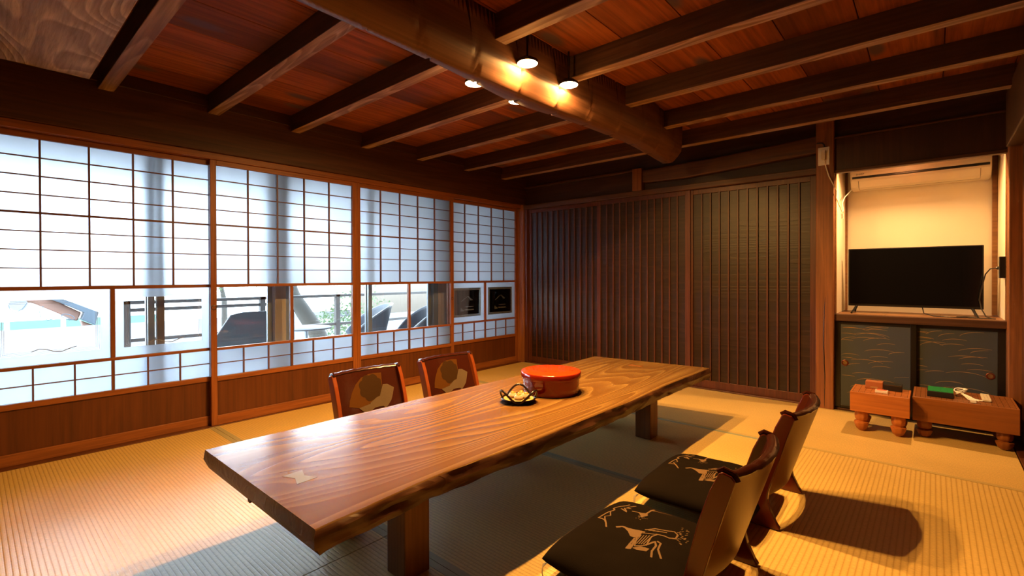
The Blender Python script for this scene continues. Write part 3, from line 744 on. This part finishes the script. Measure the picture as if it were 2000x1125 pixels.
# floor cushions
def make_cushion(label, name='floor_cushion'):
    t = thing(name, (0, 0, 0), label, 'cushion', 'black cushions on the floor chairs')
    b = MB(); NU = 36; hw, hl = .243, .282
    def top(u, v, sgn):
        x = (u-.5)*2; y = (v-.5)*2
        e = max(0, (1-abs(x)**3.2)*(1-abs(y)**3.2))**.5
        q = 1-.10*(abs(x*y))**3
        wr_ = (.005*fbm(x*2.5+5, y*5, 3)+.0035*fbm(x*9, y*3, 8)*abs(y)**2) if sgn > 0 else 0
        return (x*hw*(1-.045*(1-y*y))*q, y*hl*(1-.045*(1-x*x))*q, .082+(.060*e if sgn > 0 else -.034*e)+wr_*e)
    vs = []
    b.grid(lambda u, v: top(u, v, 1), NU, NU)
    b.grid(lambda u, v: top(u, v, -1), NU, NU)
    b.smooth = True
    co = b.build('cover', W['cushion'], t)
    bm = bmesh.new(); bm.from_mesh(co.data); bmesh.ops.remove_doubles(bm, verts=bm.verts, dist=.004); bmesh.ops.recalc_face_normals(bm, faces=bm.faces); bm.to_mesh(co.data); bm.free()
    for p in co.data.polygons: p.use_smooth = True
    # printed horse, hills and rain, in cushion coordinates
    ox, oy = 2.80, 1.455
    def surf(px, py):
        x, y = px-ox, py-oy
        uu = x/hw/(1-.045*(1-(y/hl)**2)); vv = y/hl/(1-.045*(1-(x/hw)**2))
        p = top(uu/2+.5, vv/2+.5, 1); return (x, y, p[2]+.0006)
    pr = MB()
    def strokes(pts, r):
        den = []
        for a, c in zip(pts[:-1], pts[1:]):
            k = max(1, int(math.dist(a, c)/.006))
            den += [(a[0]+(c[0]-a[0])*q/k, a[1]+(c[1]-a[1])*q/k) for q in range(k)]
        den.append(pts[-1])
        P3 = [Vector(surf(*q)) for q in den]
        vs = []; m = len(P3)
        for i, p in enumerate(P3):
            d = P3[min(i+1, m-1)]-P3[max(i-1, 0)]; d.z = 0
            if d.length < 1e-6: d = Vector((1, 0, 0))
            nn = Vector((-d.y, d.x, 0)).normalized()*r*(1.15+.6*abs(fbm(p.x*200, p.y*200)))
            for q in (nn, -nn):
                s3 = surf(p.x+q.x+ox, p.y+q.y+oy); vs.append(s3)
        pr.add(vs, [(2*i, 2*i+1, 2*i+3, 2*i+2) for i in range(m-1)])
    def fillp(pts):
        cx_ = sum(p[0] for p in pts)/len(pts); cy_ = sum(p[1] for p in pts)/len(pts)
        vs = [surf(cx_+(p[0]-cx_)*q/4, cy_+(p[1]-cy_)*q/4) for q in range(5) for p in pts]; nn = len(pts)
        pr.add(vs, [(q*nn+k, q*nn+(k+1) % nn, (q+1)*nn+(k+1) % nn, (q+1)*nn+k) for q in range(4) for k in range(nn)])
    strokes([(2.691, 1.416), (2.675, 1.44), (2.661, 1.457), (2.625, 1.472), (2.627, 1.50), (2.631, 1.529), (2.642, 1.555), (2.631, 1.567), (2.662, 1.634)], .0025)
    strokes([(2.661, 1.457), (2.64, 1.49), (2.655, 1.505), (2.636, 1.535)], .0018)
    strokes([(2.658, 1.575), (2.689, 1.559), (2.665, 1.586), (2.687, 1.595), (2.665, 1.603), (2.69, 1.63)], .0022)
    strokes([(2.702, 1.575), (2.732, 1.585), (2.749, 1.559)], .002); fillp([(2.725, 1.582), (2.749, 1.557), (2.76, 1.585), (2.75, 1.60)])
    strokes([(2.749, 1.559), (2.748, 1.604), (2.748, 1.664)], .0026)
    strokes([(2.745, 1.634), (2.765, 1.646), (2.787, 1.654), (2.81, 1.667)], .0018)
    strokes([(2.716, 1.438), (2.731, 1.455), (2.759, 1.457), (2.794, 1.465), (2.808, 1.468)], .003)
    fillp([(2.74, 1.452), (2.80, 1.464), (2.806, 1.44), (2.804, 1.417), (2.782, 1.415), (2.76, 1.44)])
    strokes([(2.8, 1.413), (2.803, 1.375), (2.806, 1.345), (2.817, 1.35), (2.806, 1.402)], .0025)
    fillp([(2.803, 1.37), (2.806, 1.345), (2.82, 1.352), (2.812, 1.38)])
    strokes([(2.804, 1.417), (2.799, 1.456), (2.846, 1.479), (2.838, 1.455), (2.845, 1.403), (2.82, 1.373), (2.804, 1.417)], .0018)
    for q in range(5): strokes([(2.812+.006*q, 1.385+.004*q), (2.806+.008*q, 1.445+.004*q)], .0012)
    strokes([(2.8, 1.484), (2.822, 1.512), (2.839, 1.517), (2.861, 1.528), (2.877, 1.542), (2.894, 1.53), (2.898, 1.503), (2.882, 1.489), (2.867, 1.489), (2.84, 1.48)], .0022)
    for q in range(4): strokes([(2.81+.012*q, 1.488+.006*q), (2.828+.012*q, 1.502+.004*q)], .0018)
    fillp([(2.82, 1.358), (2.835, 1.386), (2.861, 1.393), (2.861, 1.373), (2.836, 1.356)])
    strokes([(2.843, 1.401), (2.859, 1.436), (2.871, 1.418), (2.872, 1.387), (2.886, 1.354)], .0026)
    strokes([(2.863, 1.443), (2.877, 1.439), (2.884, 1.405), (2.91, 1.371)], .0026)
    rnd = random.Random(5)
    for q in range(34):
        a = rnd.uniform(-.5, 1.6); r = rnd.uniform(.02, .055)
        x = 2.885+r*math.cos(a)*.8; y = 1.515+r*math.sin(a)*1.3
        strokes([(x, y), (x+.004, y+.005)], .0011)
    for q in range(12):
        x = 2.735+rnd.uniform(0, .035); y = 1.52+rnd.uniform(0, .04); strokes([(x, y), (x+.003, y+.004)], .001)
    pr.build('printed_picture', W['stitch'], co)
    ts = MB()
    for q in range(5):
        ts.tube([(-.205, -.243, .068), (-.216-.003*q, -.252+.004*q, .055), (-.214-.003*q, -.258+.003*q, .032), (-.211-.002*q, -.256+.003*q, .014)], .0013, 5)
    ts.build('corner_tassel', W['cream'], t)
    return t
cu = make_cushion('black printed floor cushion nearest the camera with a pale corner tassel')
cu.location = (2.83, 1.475, -.012); cu.rotation_euler = (0, 0, -.02)
dup(cu, (2.815, 2.13, -.012), 'black printed floor cushion on the farther chair', .03)

# ------------------------------------------------------------------ red tub and sweets basket on the table
t = thing('lacquer_tub', (2.03, 2.05, TZ), 'round red lacquered tub with lid on the wooden table', 'tub')
MB().lathe((2.03, 2.05, 0), [(.140, TZ+.001), (.146, TZ+.003), (.149, TZ+.02), (.150, TZ+.095)], 64).build('tub_body', W['redside'], t)
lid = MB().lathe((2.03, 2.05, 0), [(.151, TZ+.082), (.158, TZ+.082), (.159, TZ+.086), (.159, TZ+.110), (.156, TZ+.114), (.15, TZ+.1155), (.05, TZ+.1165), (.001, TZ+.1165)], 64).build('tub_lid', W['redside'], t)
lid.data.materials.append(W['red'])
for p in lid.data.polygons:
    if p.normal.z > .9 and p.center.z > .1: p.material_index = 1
sp = MB()
for a, b, s in ((-.07, -.045, 1), (-.045, .03, .9), (.0, -.06, 1.1), (.055, -.02, .8), (.03, .05, .8), (.09, .055, .7), (-.01, .0, .5)):
    for q in (-1, 1):
        c = (2.03+a+.004*q, 2.05+b)
        sp.prism([(c[0], c[1]), (c[0]+.010*s*q, c[1]+.006*s), (c[0]+.012*s*q, c[1]), (c[0]+.008*s*q, c[1]-.005*s)], TZ+.1163, TZ+.1171, 'Z')
sp.build('painted_marks', W['blacklac'], lid)
t = thing('sweets_basket', (2.03, 1.785, TZ), 'small black lacquer basket with wavy rim handle in front of the red tub', 'basket')
MB().lathe((2.03, 1.785, 0), [(.062, TZ+.001), (.075, TZ+.006), (.085, TZ+.017), (.088, TZ+.020), (.086, TZ+.023), (.078, TZ+.019), (.06, TZ+.010), (.001, TZ+.008)], 48).build('tray', W['blacklac'], t)
MB().lathe((2.03, 1.785, 0), [(.074, TZ+.0175), (.074, TZ+.0185), (.001, TZ+.0155)], 40).build('tray_liner', W['gold'], t)
rg = []
a0 = math.atan2(1.715-1.785, 2.087-2.03)
for k in range(72):
    a = a0+2*PI*k/72; hgt = .5-.5*math.cos(3*(a-a0))
    rg.append((2.03+(.082+.010*hgt)*math.cos(a), 1.785+(.082+.010*hgt)*math.sin(a), TZ+.012+.052*hgt))
MB().tube(rg, .0055, 10, True).build('wavy_handle', W['blacklac'], t)
for i, (a, b, lab) in enumerate(((-.03, -.01, 'leftmost'), (.018, -.022, 'frontmost'), (.03, .02, 'rightmost'), (-.008, .03, 'rearmost'))):
    t = thing('wrapped_sweet', (2.03+a, 1.785+b, TZ+.017), 'small wrapped cream and orange sweet in the black basket, %s of four' % lab, 'sweet', 'wrapped sweets in the basket')
    q = MB().lathe((2.03+a, 1.785+b, TZ+.017), [(.012, 0), (.020, .005), (.022, .012), (.017, .021), (.001, .025)], 16).build('wrapper', W['candy'], t)
    MB().lathe((2.03+a, 1.785+b, TZ+.017), [(.013, .0225), (.010, .028), (.004, .031), (.001, .031)], 12).build('orange_top', W['candy_y'], t)

# ------------------------------------------------------------------ game boards
def game_board(x0, x1, y0, y1, zt, zb, mat, nx, ny, label):
    t = thing('game_board', ((x0+x1)/2, (y0+y1)/2, 0), label, 'game board', 'thick wooden game boards on feet')
    MB().box(x0, x1, y0, y1, zb, zt).build('board_block', mat, t, .002)
    g = MB()
    for i in range(nx+1):
        x = x0+.012+(x1-x0-.024)*i/nx; g.box(x-.0006, x+.0006, y0+.012, y1-.012, zt, zt+.0004)
    for i in range(ny+1):
        y = y0+.012+(y1-y0-.024)*i/ny; g.box(x0+.012, x1-.012, y-.0006, y+.0006, zt, zt+.0004)
    g.build('grid_lines', W['blacklac'], t)
    r = .036
    for x in (x0+.055, x1-.055):
        for y in (y0+.055, y1-.055):
            h = zb
            MB().lathe((x, y, 0), [(r*.30, .0014), (r*.72, h*.12), (r*.98, h*.34), (r*1.02, h*.44), (r*.62, h*.50), (r*.86, h*.58), (r*.95, h*.75), (r*.88, h*1.0)], 32, 8, .10).build('leg', mat, t)
game_board(3.163, 3.456, 3.70, 3.97, .25, .128, W['goban'], 9, 9, 'smaller reddish wooden game board on carved feet, holding card boxes')
game_board(3.466, 3.918, 3.795, 4.15, .2475, .105, W['goban_b'], 18, 18, 'larger brown wooden game board on carved feet beside the right wall')
def gbox(name, x0, x1, y0, y1, z0, z1, mat, label, cat, parts=()):
    t = thing(name, ((x0+x1)/2, (y0+y1)/2, z0), label, cat)
    MB().box(x0, x1, y0, y1, z0, z1).build('box_body', mat, t, .0015)
    for nm, b, m in parts: MB().box(*b).build(nm, m, t)
    return t
g1 = .2506
gbox('card_box', 3.228, 3.318, 3.865, 3.935, g1, .296, W['paper_o'], 'orange-brown card box on the smaller game board', 'box',
     (('paper_label', (3.255, 3.292, 3.864, 3.865, .258, .266), W['gold']), ('paper_label', (3.262, 3.286, 3.885, 3.90, .296, .2966), W['gold'])))
gbox('black_box', 3.322, 3.414, 3.867, 3.937, g1, .290, W['black'], 'black lidded box beside the orange-brown box on the smaller game board', 'box',
     (('gold_line', (3.325, 3.411, 3.866, 3.867, .284, .2845), W['gold']),))
gbox('card_case', 3.286, 3.350, 3.755, 3.80, g1, .266, W['clear'], 'small clear case of red cards at the front of the smaller game board', 'case',
     (('red_cards', (3.293, 3.343, 3.760, 3.796, .266, .2668), W['redcard']),))
t = thing('disc_game_box', (3.59, 3.95, .248), 'black disc game box with green folded board top on the larger board', 'game box')
MB().box(3.532, 3.652, 3.865, 4.03, .2485, .281).build('box_body', W['black'], t, .002)
g = MB()
for i in range(4): g.box(3.536+i*.029, 3.536+i*.029+.0282, 3.869, 4.026, .281, .2835)
g.build('green_board', W['green'], t)
t = thing('extension_cord', (3.72, 3.93, .248), 'coiled white extension cord knotted on the larger game board', 'cord')
cd = MB()
for k in range(3):
    cd.tube([(3.683+.004*k+.026*math.cos(a), 4.0+.030*math.sin(a)*.8+.004*k, .2545+.012+.020*(1+math.sin(a+k))*.6) for a in [2*PI*i/28 for i in range(28)]], .0032, 8, True)
for k in range(4):
    cd.tube([(3.680, 3.985-.002*k, .272), (3.70+.006*k, 3.95, .262), (3.715+.01*k, 3.90+.006*k, .2525), (3.735+.014*k, 3.845+.016*k, .2525)], .0032, 8)
cd.tube([(3.665, 3.975, .26), (3.69, 3.968, .278), (3.705, 3.985, .27), (3.69, 4.0, .255)], .0036, 8)
cd.build('white_cord', W['white'], t)
MB().box(3.722, 3.748, 3.818, 3.842, .2485, .266).build('plug', W['white'], t, .003)
t = thing('power_strip', (3.80, 4.0, .248), 'cream power strip lying beside the white cord', 'power strip')
MB().box(3.775, 3.815, 3.90, 4.09, .2485, .262).build('strip_body', W['cream'], t, .004)
s = MB()
for k in range(4): s.box(3.786, 3.789, 3.92+k*.04, 3.93+k*.04, .262, .2623).box(3.80, 3.803, 3.92+k*.04, 3.93+k*.04, .262, .2623)
s.build('sockets', W['black'], t)

# ------------------------------------------------------------------ television, air conditioner, outlets
YT = 4.50
t = thing('television', (3.44, YT, .70), 'black flat screen television standing in the bright alcove', 'television')
MB().box(3.066, 3.815, YT, YT+.035, .752, 1.188).box(3.2, 3.68, YT+.035, YT+.06, .80, 1.05).build('tv_body', W['black'], t, .004)
MB().box(3.075, 3.806, YT-.0015, YT+.001, .770, 1.180).build('screen', W['screen'], t)
for x, s in ((3.12, -1), (3.76, 1)):
    MB().tube([(x, YT+.017, .757), (x+s*.012, YT-.035, .728), (x+s*.022, YT-.115, .705)], [.009, .007, .006], 8).tube([(x, YT+.017, .757), (x+s*.012, YT+.055, .728), (x+s*.02, YT+.10, .706)], [.009, .007, .006], 8).build('foot', W['black'], t)
MB().tube([(3.79, YT-.003, 1.16), (3.797, YT-.004, 1.0), (3.793, YT-.004, .8)], .0008, 5).build('edge_highlight', W['etch'], t) if False else None
MB().tube([(3.883, 4.33, 1.03), (3.86, 4.335, 1.03), (3.835, 4.35, 1.025), (3.815, 4.38, .99), (3.805, 4.41, .93), (3.795, 4.44, .87), (3.79, 4.45, .82), (3.80, 4.44, .76), (3.82, 4.40, .712), (3.84, 4.36, .7045)], .0035, 8).build('power_cable', W['cord'], t)
MB().tube([(3.50, 4.53, .76), (3.51, 4.47, .715), (3.56, 4.38, .705), (3.64, 4.33, .7045), (3.70, 4.33, .7045), (3.76, 4.38, .705), (3.72, 4.42, .706), (3.68, 4.40, .7045), (3.74, 4.35, .7045), (3.86, 4.33, .7045)], .0035, 8).build('coiled_cable', W['cord'], t)
MB().lathe((3.872, 4.33, 1.03), [(.007, -.012), (.011, -.004), (.011, .0115)], 16, axis='X').build('plug', W['black'], t)
t = thing('wall_socket', (3.893, 4.3, 1.03), 'white socket with black box on the right wall of the alcove', 'socket')
MB().box(3.884, 3.8955, 4.30, 4.37, .975, 1.085).build('cover_plate', W['white'], t, .002)
MB().box(3.868, 3.8955, 4.235, 4.295, .965, 1.10).build('black_box', W['black'], t, .002)
# air conditioner
t = thing('air_conditioner', (3.46, YA, 1.66), 'cream wall air conditioner under the top of the alcove', 'air conditioner')
acp = [(YA-.002, 1.655), (YA-.10, 1.652), (YA-.165, 1.668), (YA-.205, 1.715), (YA-.212, 1.76), (YA-.205, 1.90), (YA-.18, 1.93), (YA-.002, 1.93)]
MB().prism(acp, 3.072, 3.855, 'X').build('casing', W['cream'], t, .008)
MB().prism([(YA-.2105, 1.728), (YA-.2135, 1.732), (YA-.2145, 1.742), (YA-.212, 1.745)], 3.085, 3.845, 'X').build('front_gap', W['black'], t)
MB().prism([(YA-.115, 1.6555), (YA-.166, 1.667), (YA-.201, 1.711), (YA-.203, 1.710), (YA-.168, 1.664), (YA-.115, 1.6535)], 3.125, 3.80, 'X').build('air_flap', W['cream'], t)
g = MB()
for x in (3.124, 3.801): g.prism([(YA-.12, 1.654), (YA-.167, 1.665), (YA-.203, 1.712), (YA-.205, 1.711), (YA-.169, 1.663), (YA-.12, 1.652)], x-.001, x+.001, 'X')
g.prism([(YA-.112, 1.6535), (YA-.116, 1.6525), (YA-.116, 1.655)], 3.125, 3.80, 'X')
g.build('flap_outline', W['black'], t)
def text(body, size, loc, rot, mat, parent, name):
    cu_ = bpy.data.curves.new(name, 'FONT'); cu_.body = body; cu_.size = size; cu_.extrude = .0003; cu_.align_x = 'CENTER'
    tmp = bpy.data.objects.new(name, cu_); COL.objects.link(tmp)
    bpy.context.view_layer.update()
    me = bpy.data.meshes.new_from_object(tmp.evaluated_get(bpy.context.evaluated_depsgraph_get()))
    bpy.data.objects.remove(tmp)
    o = bpy.data.objects.new(name, me); COL.objects.link(o)
    me.materials.clear(); me.materials.append(mat)
    o.parent = parent; o.location = Vector(loc)-parent.location; o.rotation_euler = rot
    return o
text('SHARP', .017, (3.135, YA-.2125, 1.756), (PI/2, 0, 0), W['steel'], t, 'maker_lettering')
t = thing('hanging_cord', (3.05, 4.3, 1.45), 'white cord hanging from the pillar outlet down to the air conditioner', 'cord')
MB().tube([(2.955, YB-.065, 1.835), (2.962, YB-.068, 1.80), (2.985, YB-.07, 1.71), (3.018, YB-.06, 1.63), (3.03, YB-.05, 1.60), (3.026, YB-.03, 1.575), (3.022, YB-.01, 1.56), (3.035, YB+.03, 1.51), (3.05, YB+.08, 1.455),
            (3.053, YB+.10, 1.47), (3.045, YB+.12, 1.53), (3.05, YB+.2, 1.58), (3.075, YB+.38, 1.66)], .0033, 8).build('white_cord', W['white'], t)
MB().tube([(3.043, YB+.09, 1.45), (3.045, YB+.09, 1.41), (3.052, YB+.09, 1.41), (3.052, YB+.09, 1.45)], .004, 8).build('cord_tie', W['white'], t)
t = thing('wall_outlet', (2.95, YB-.045, 1.80), 'white outlet plate with plug on the pillar beside the alcove', 'socket')
MB().box(2.915, 2.987, YB-.053, YB-.0445, 1.798, 1.93).build('cover_plate', W['white'], t, .003)
MB().box(2.938, 2.964, YB-.08, YB-.053, 1.835, 1.905).build('plug', W['cream'], t, .003)
MB().tube([(2.955, YB-.048, 1.93), (2.952, YB-.05, 1.95), (2.94, YB-.05, 1.962), (2.91, YB-.045, 1.966), (2.88, YB-.0, 1.962)], .005, 8).build('black_lead', W['cord'], t)
# ------------------------------------------------------------------ outside: veranda, garden, building site
st(MB().box(-2.6, -.14, -3, 9, -.30, -.05).build('floor_veranda', W['deck']))
tag(MB().box(-60, -2.6, -40, 60, -1.3, -1.2).build('site_ground', W['ground']), 'bright pale ground beyond the veranda', 'ground')
# aluminium sliding sashes just outside the paper screens
wx = -.19
def sash(idx, y0, y1, x):
    d = sroot('window_%d' % idx, (x, y0, 0))
    each('sash_frame', [(x-.012, x+.012, y0, y0+.035, .0, 1.85), (x-.012, x+.012, y1-.035, y1, .0, 1.85), (x-.012, x+.012, y0+.035, y1-.035, 0, .06), (x-.012, x+.012, y0+.035, y1-.035, 1.80, 1.85)], W['alu'], d, .002)
    MB().box(x-.002, x+.002, y0+.034, y1-.034, .055, 1.805).build('pane', W['glass'], d)
sash(1, -.02, .79, wx); sash(2, .75, 1.53, wx-.035); sash(3, 1.61, 2.37, wx); sash(4, 2.33, 3.06, wx-.035)
st(MB().box(wx-.07, wx+.02, 1.53, 1.615, -.05, 1.85).build('trim_9', W['extpost'], bevel=.004))
st(MB().box(wx-.07, wx+.02, 3.06, 3.12, -.05, 1.85).build('trim_10', W['alu'], bevel=.004))
st(MB().box(wx-.06, wx+.02, 3.12, 3.25, -.05, 1.85).build('trim_11', W['extpost'], bevel=.004))
st(MB().box(-.66, -.61, 3.72, 4.6, -.05, 1.95).build('wall_shutter_box', W['backdark']))
st(MB().box(-.80, -.14, 4.4, 4.5, -.05, 1.95).build('wall_passage_end', W['backdark']))
st(MB().box(wx-.10, wx+.05, -1., 4.5, 1.85, 2.14).build('trim_12', W['extwood'], bevel=.004))
st(MB().box(wx-.015, wx+.02, .80, .84, .0, 1.85).build('trim_13', W['extwood']))
rf = MB().prism([(-.14, 2.16), (-2.1, 1.90), (-2.1, 1.95), (-.14, 2.23)], -3, 9, 'Y')  # overhang deepened and underside darkened to dim the tops of the frosted panes
st(rf.build('ceiling_eaves', W['backdark']))
# veranda railing
t = thing('veranda_railing', (-2.4, 2.5, -.05), 'grey railing along the outer edge of the veranda outside the screens', 'railing')
MB().box(-2.43, -2.37, 1.0, 8, .715, .75).build('top_rail', W['extgrey'], t, .004)
MB().box(-2.42, -2.38, 1.0, 8, .34, .375).build('lower_rail', W['extgrey'], t, .004)
MB().box(-2.42, -2.38, 1.0, 2.4, .64, .675).build('middle_rail', W['extgrey'], t, .004)
for y in (1.03, 2.3, 3.25, 4.8, 6.4): MB().box(-2.43, -2.37, y-.03, y+.03, -.05, .75).build('railing_post', W['extgrey'], t, .004)
# sling lounge chair
t = thing('sling_lounge_chair', (-.9, 1.75, -.05), 'charcoal sling lounge chair with slanted top on the veranda', 'outdoor chair')
MB().prism([(1.33, .24), (1.36, .44), (1.50, .655), (1.60, .675), (2.05, .675), (2.05, .24)], -1.02, -.995, 'X').build('sling_back', W['mesh'], t, .006)
MB().box(-1.5, -.97, 1.36, 2.02, .20, .24).build('sling_seat', W['mesh'], t, .006)
for x in (-1.46, -1.0):
    for y in (1.38, 2.0): MB().box(x-.015, x+.015, y-.015, y+.015, -.05, .22).build('leg', W['steel'], t)
# shell chairs: a sloping wrap-around back, high at one side
def shell(label):
    t = thing('shell_chair', (0, 0, 0), label, 'outdoor chair', 'curved shell chairs on the veranda')
    b = MB()
    def fn(u, v):
        a = (u-.5)*PI*1.35; r = .24+.10*v
        h = .30+v*(.08+.34*(1-abs(2*u-1)**2.2))
        return (-r*.95*math.cos(a), r*math.sin(a), h)
    b.grid(fn, 30, 10); b.smooth = True
    so = b.build('shell_back', W['shell'], t); so.modifiers.new('solid', 'SOLIDIFY').thickness = .02
    MB().tube([fn(u/30, 1) for u in range(31)], .010, 8).build('rim_piping', W['alu'], t)
    MB().lathe((0, 0, .27), [(.20, 0), (.24, .02), (.24, .05), (.20, .06)], 32).build('seat', W['shell'], t)
    for q in range(4):
        a = PI/4+q*PI/2; MB().tube([(.15*math.cos(a), .15*math.sin(a), .28), (.20*math.cos(a), .20*math.sin(a), 0)], .012, 8).build('leg', W['steel'], t)
    return t
sc_ = shell('blue-grey curved shell chair on the veranda, left of the pair')
sc_.location = (-1.32, 2.98, -.05); sc_.rotation_euler = (0, 0, math.radians(-115))
dup(sc_, (-.98, 3.46, -.05), 'blue-grey curved shell chair on the veranda, right of the pair', math.radians(-115))
t = thing('round_side_table', (-1.75, 2.52, -.05), 'white round side table on the veranda by the tree', 'table')
MB().lathe((-1.75, 2.52, 0), [(.26, .395), (.27, .40), (.27, .412), (.26, .417)], 40).build('table_top', W['tarp'], t)
MB().lathe((-1.75, 2.52, 0), [(.16, -.05), (.16, -.035), (.02, -.02), (.02, .395)], 24).build('pedestal', W['alu'], t)
# trees
def tree(base, pts, rad, crown, n, label, seed):
    t = thing('garden_tree', base, label, 'tree', 'trees in the garden beyond the veranda')
    MB().tube(pts, rad, 10).build('trunk', W['bark'], t)
    rnd = random.Random(seed); f = MB()
    for c, r in crown:
        for k in range(n):
            d = Vector((rnd.gauss(0, 1), rnd.gauss(0, 1), rnd.gauss(0, 1))).normalized()*r*rnd.random()**.4
            p = Vector(c)+d; s = rnd.uniform(.018, .04)
            a = Vector((rnd.gauss(0, 1), rnd.gauss(0, 1), rnd.gauss(0, 1))).normalized(); b = a.cross(Vector((rnd.gauss(0, 1), .3, .2))).normalized()
            f.add([p-a*s, p+b*s*.5, p+a*s, p-b*s*.5], [(0, 1, 2, 3)])
    f.build('foliage', W['leaf'], t)
tree((-3.2, 2.9, -1.2), [(-3.1, 3.75, -1.2), (-3.15, 3.55, -.3), (-3.2, 3.35, .2), (-3.25, 3.05, .7), (-3.3, 2.9, 1.2), (-3.3, 2.8, 2.0)], [.14, .13, .12, .10, .07, .04],
     [((-3.3, 2.7, 1.35), .55), ((-3.4, 3.3, 1.3), .4), ((-3.3, 2.2, 1.25), .35)], 420, 'leaning tree with rough grey trunk beyond the railing', 1)
tree((-3.8, 4.6, -1.2), [(-3.8, 4.3, -1.2), (-3.8, 4.35, .2), (-3.8, 4.4, .9)], [.04, .03, .015], [((-3.8, 4.4, .35), .55), ((-3.8, 4.0, .2), .35)], 420, 'light green leafy shrub right of the leaning tree', 2)
tree((-4.6, 2.2, -1.2), [(-4.6, 2.6, -1.2), (-4.6, 2.6, .6), (-4.55, 2.5, 1.1)], [.05, .04, .02], [((-4.6, 2.3, 1.15), .45), ((-4.6, 1.6, 1.05), .25)], 300, 'leafy branches hanging above the railing left of the leaning tree', 3)
# building site
t = thing('excavator', (-9, 1.2, -1.2), 'orange excavator arm with grey cylinder and bucket on the building site', 'excavator')
MB().prism([(.60, .60), (.93, .60), (1.08, .56), (1.22, .46), (1.46, .30), (1.40, .14), (1.30, .17), (1.14, .29), (.80, .50), (.62, .55)], -9.1, -8.85, 'X').build('boom', W['orange'], t, .02)
MB().prism([(.98, .60), (1.14, .60), (1.41, .46), (1.70, .30), (1.64, .05), (1.44, .17), (1.48, .30), (1.24, .45), (1.06, .55)], -8.95, -8.7, 'X').build('stick', W['steel'], t, .01)
MB().lathe((-8.9, .60, .50), [(.12, -.15), (.12, .15)], 24, axis='X').build('bucket', W['tarp'], t)
MB().tube([(-8.6, a, b) for a, b in ((.47, .50), (.49, .42), (.56, .36), (.64, .42), (.71, .54))], .008, 6).build('hydraulic_hose', W['steel'], t)
MB().tube([(-8.6, a, b) for a, b in ((.91, .46), (.86, .36), (.88, .25), (.97, .20), (1.08, .23), (1.17, .27), (1.29, .19))], .007, 6).build('hydraulic_hose', W['steel'], t)
MB().tube([(-8.6, 1.24+.09*math.cos(a), .24+.05*math.sin(a)-.03*math.cos(a)) for a in [i*.45 for i in range(14)]], .007, 6, True).build('hydraulic_hose', W['steel'], t)
MB().prism([(1.44, .15), (1.62, .05), (2.0, -.4), (1.6, -.4)], -9.05, -8.8, 'X').build('slew_mast', W['orange'], t, .02)
MB().box(-9.8, -8.7, 1.0, 2.6, -1.2, -.38).build('undercarriage', W['steel'], t, .03)
t = thing('site_fence', (-14, 4, -1.2), 'pale green site fence behind the excavator', 'fence')
for i in range(9): MB().box(-14.05, -14, -5.6+i*1.05, -5.6+i*1.05+.95, -1.2, -.14).build('fence_panel', W['greenfence'], t)
for i, (y0, y1, z, x) in enumerate(((-6, 12, -.30, -11.5), (-6, 12, .12, -7.6), (-6, 12, .14, -5.6))):
    x_ = x
    tag(MB().prism([(x-.8, -1.2), (x-.6, z-.08), (x-.2, z), (x+.2, -1.2)], y0, y1, 'Y').build('white_sheeting', W['tarp']), 'long heap under white sheeting, %s from the veranda' % ['farthest', 'second', 'nearest'][i], 'sheeting', 'covered heaps on the building site')
tag(MB().prism([(-4.2, .06), (-3.4, .155), (-3.4, .10), (-4.2, .02)], -2.0, 1.6, 'Y').build('mauve_roof', W['purple']), 'low mauve ribbed roof just beyond the railing', 'roof')
tag(MB().box(-7.2, -7.0, 6.2, 14, -1.2, 3).build('neighbour_wall', W['beige']), 'pale beige wall of the neighbouring house', 'wall')
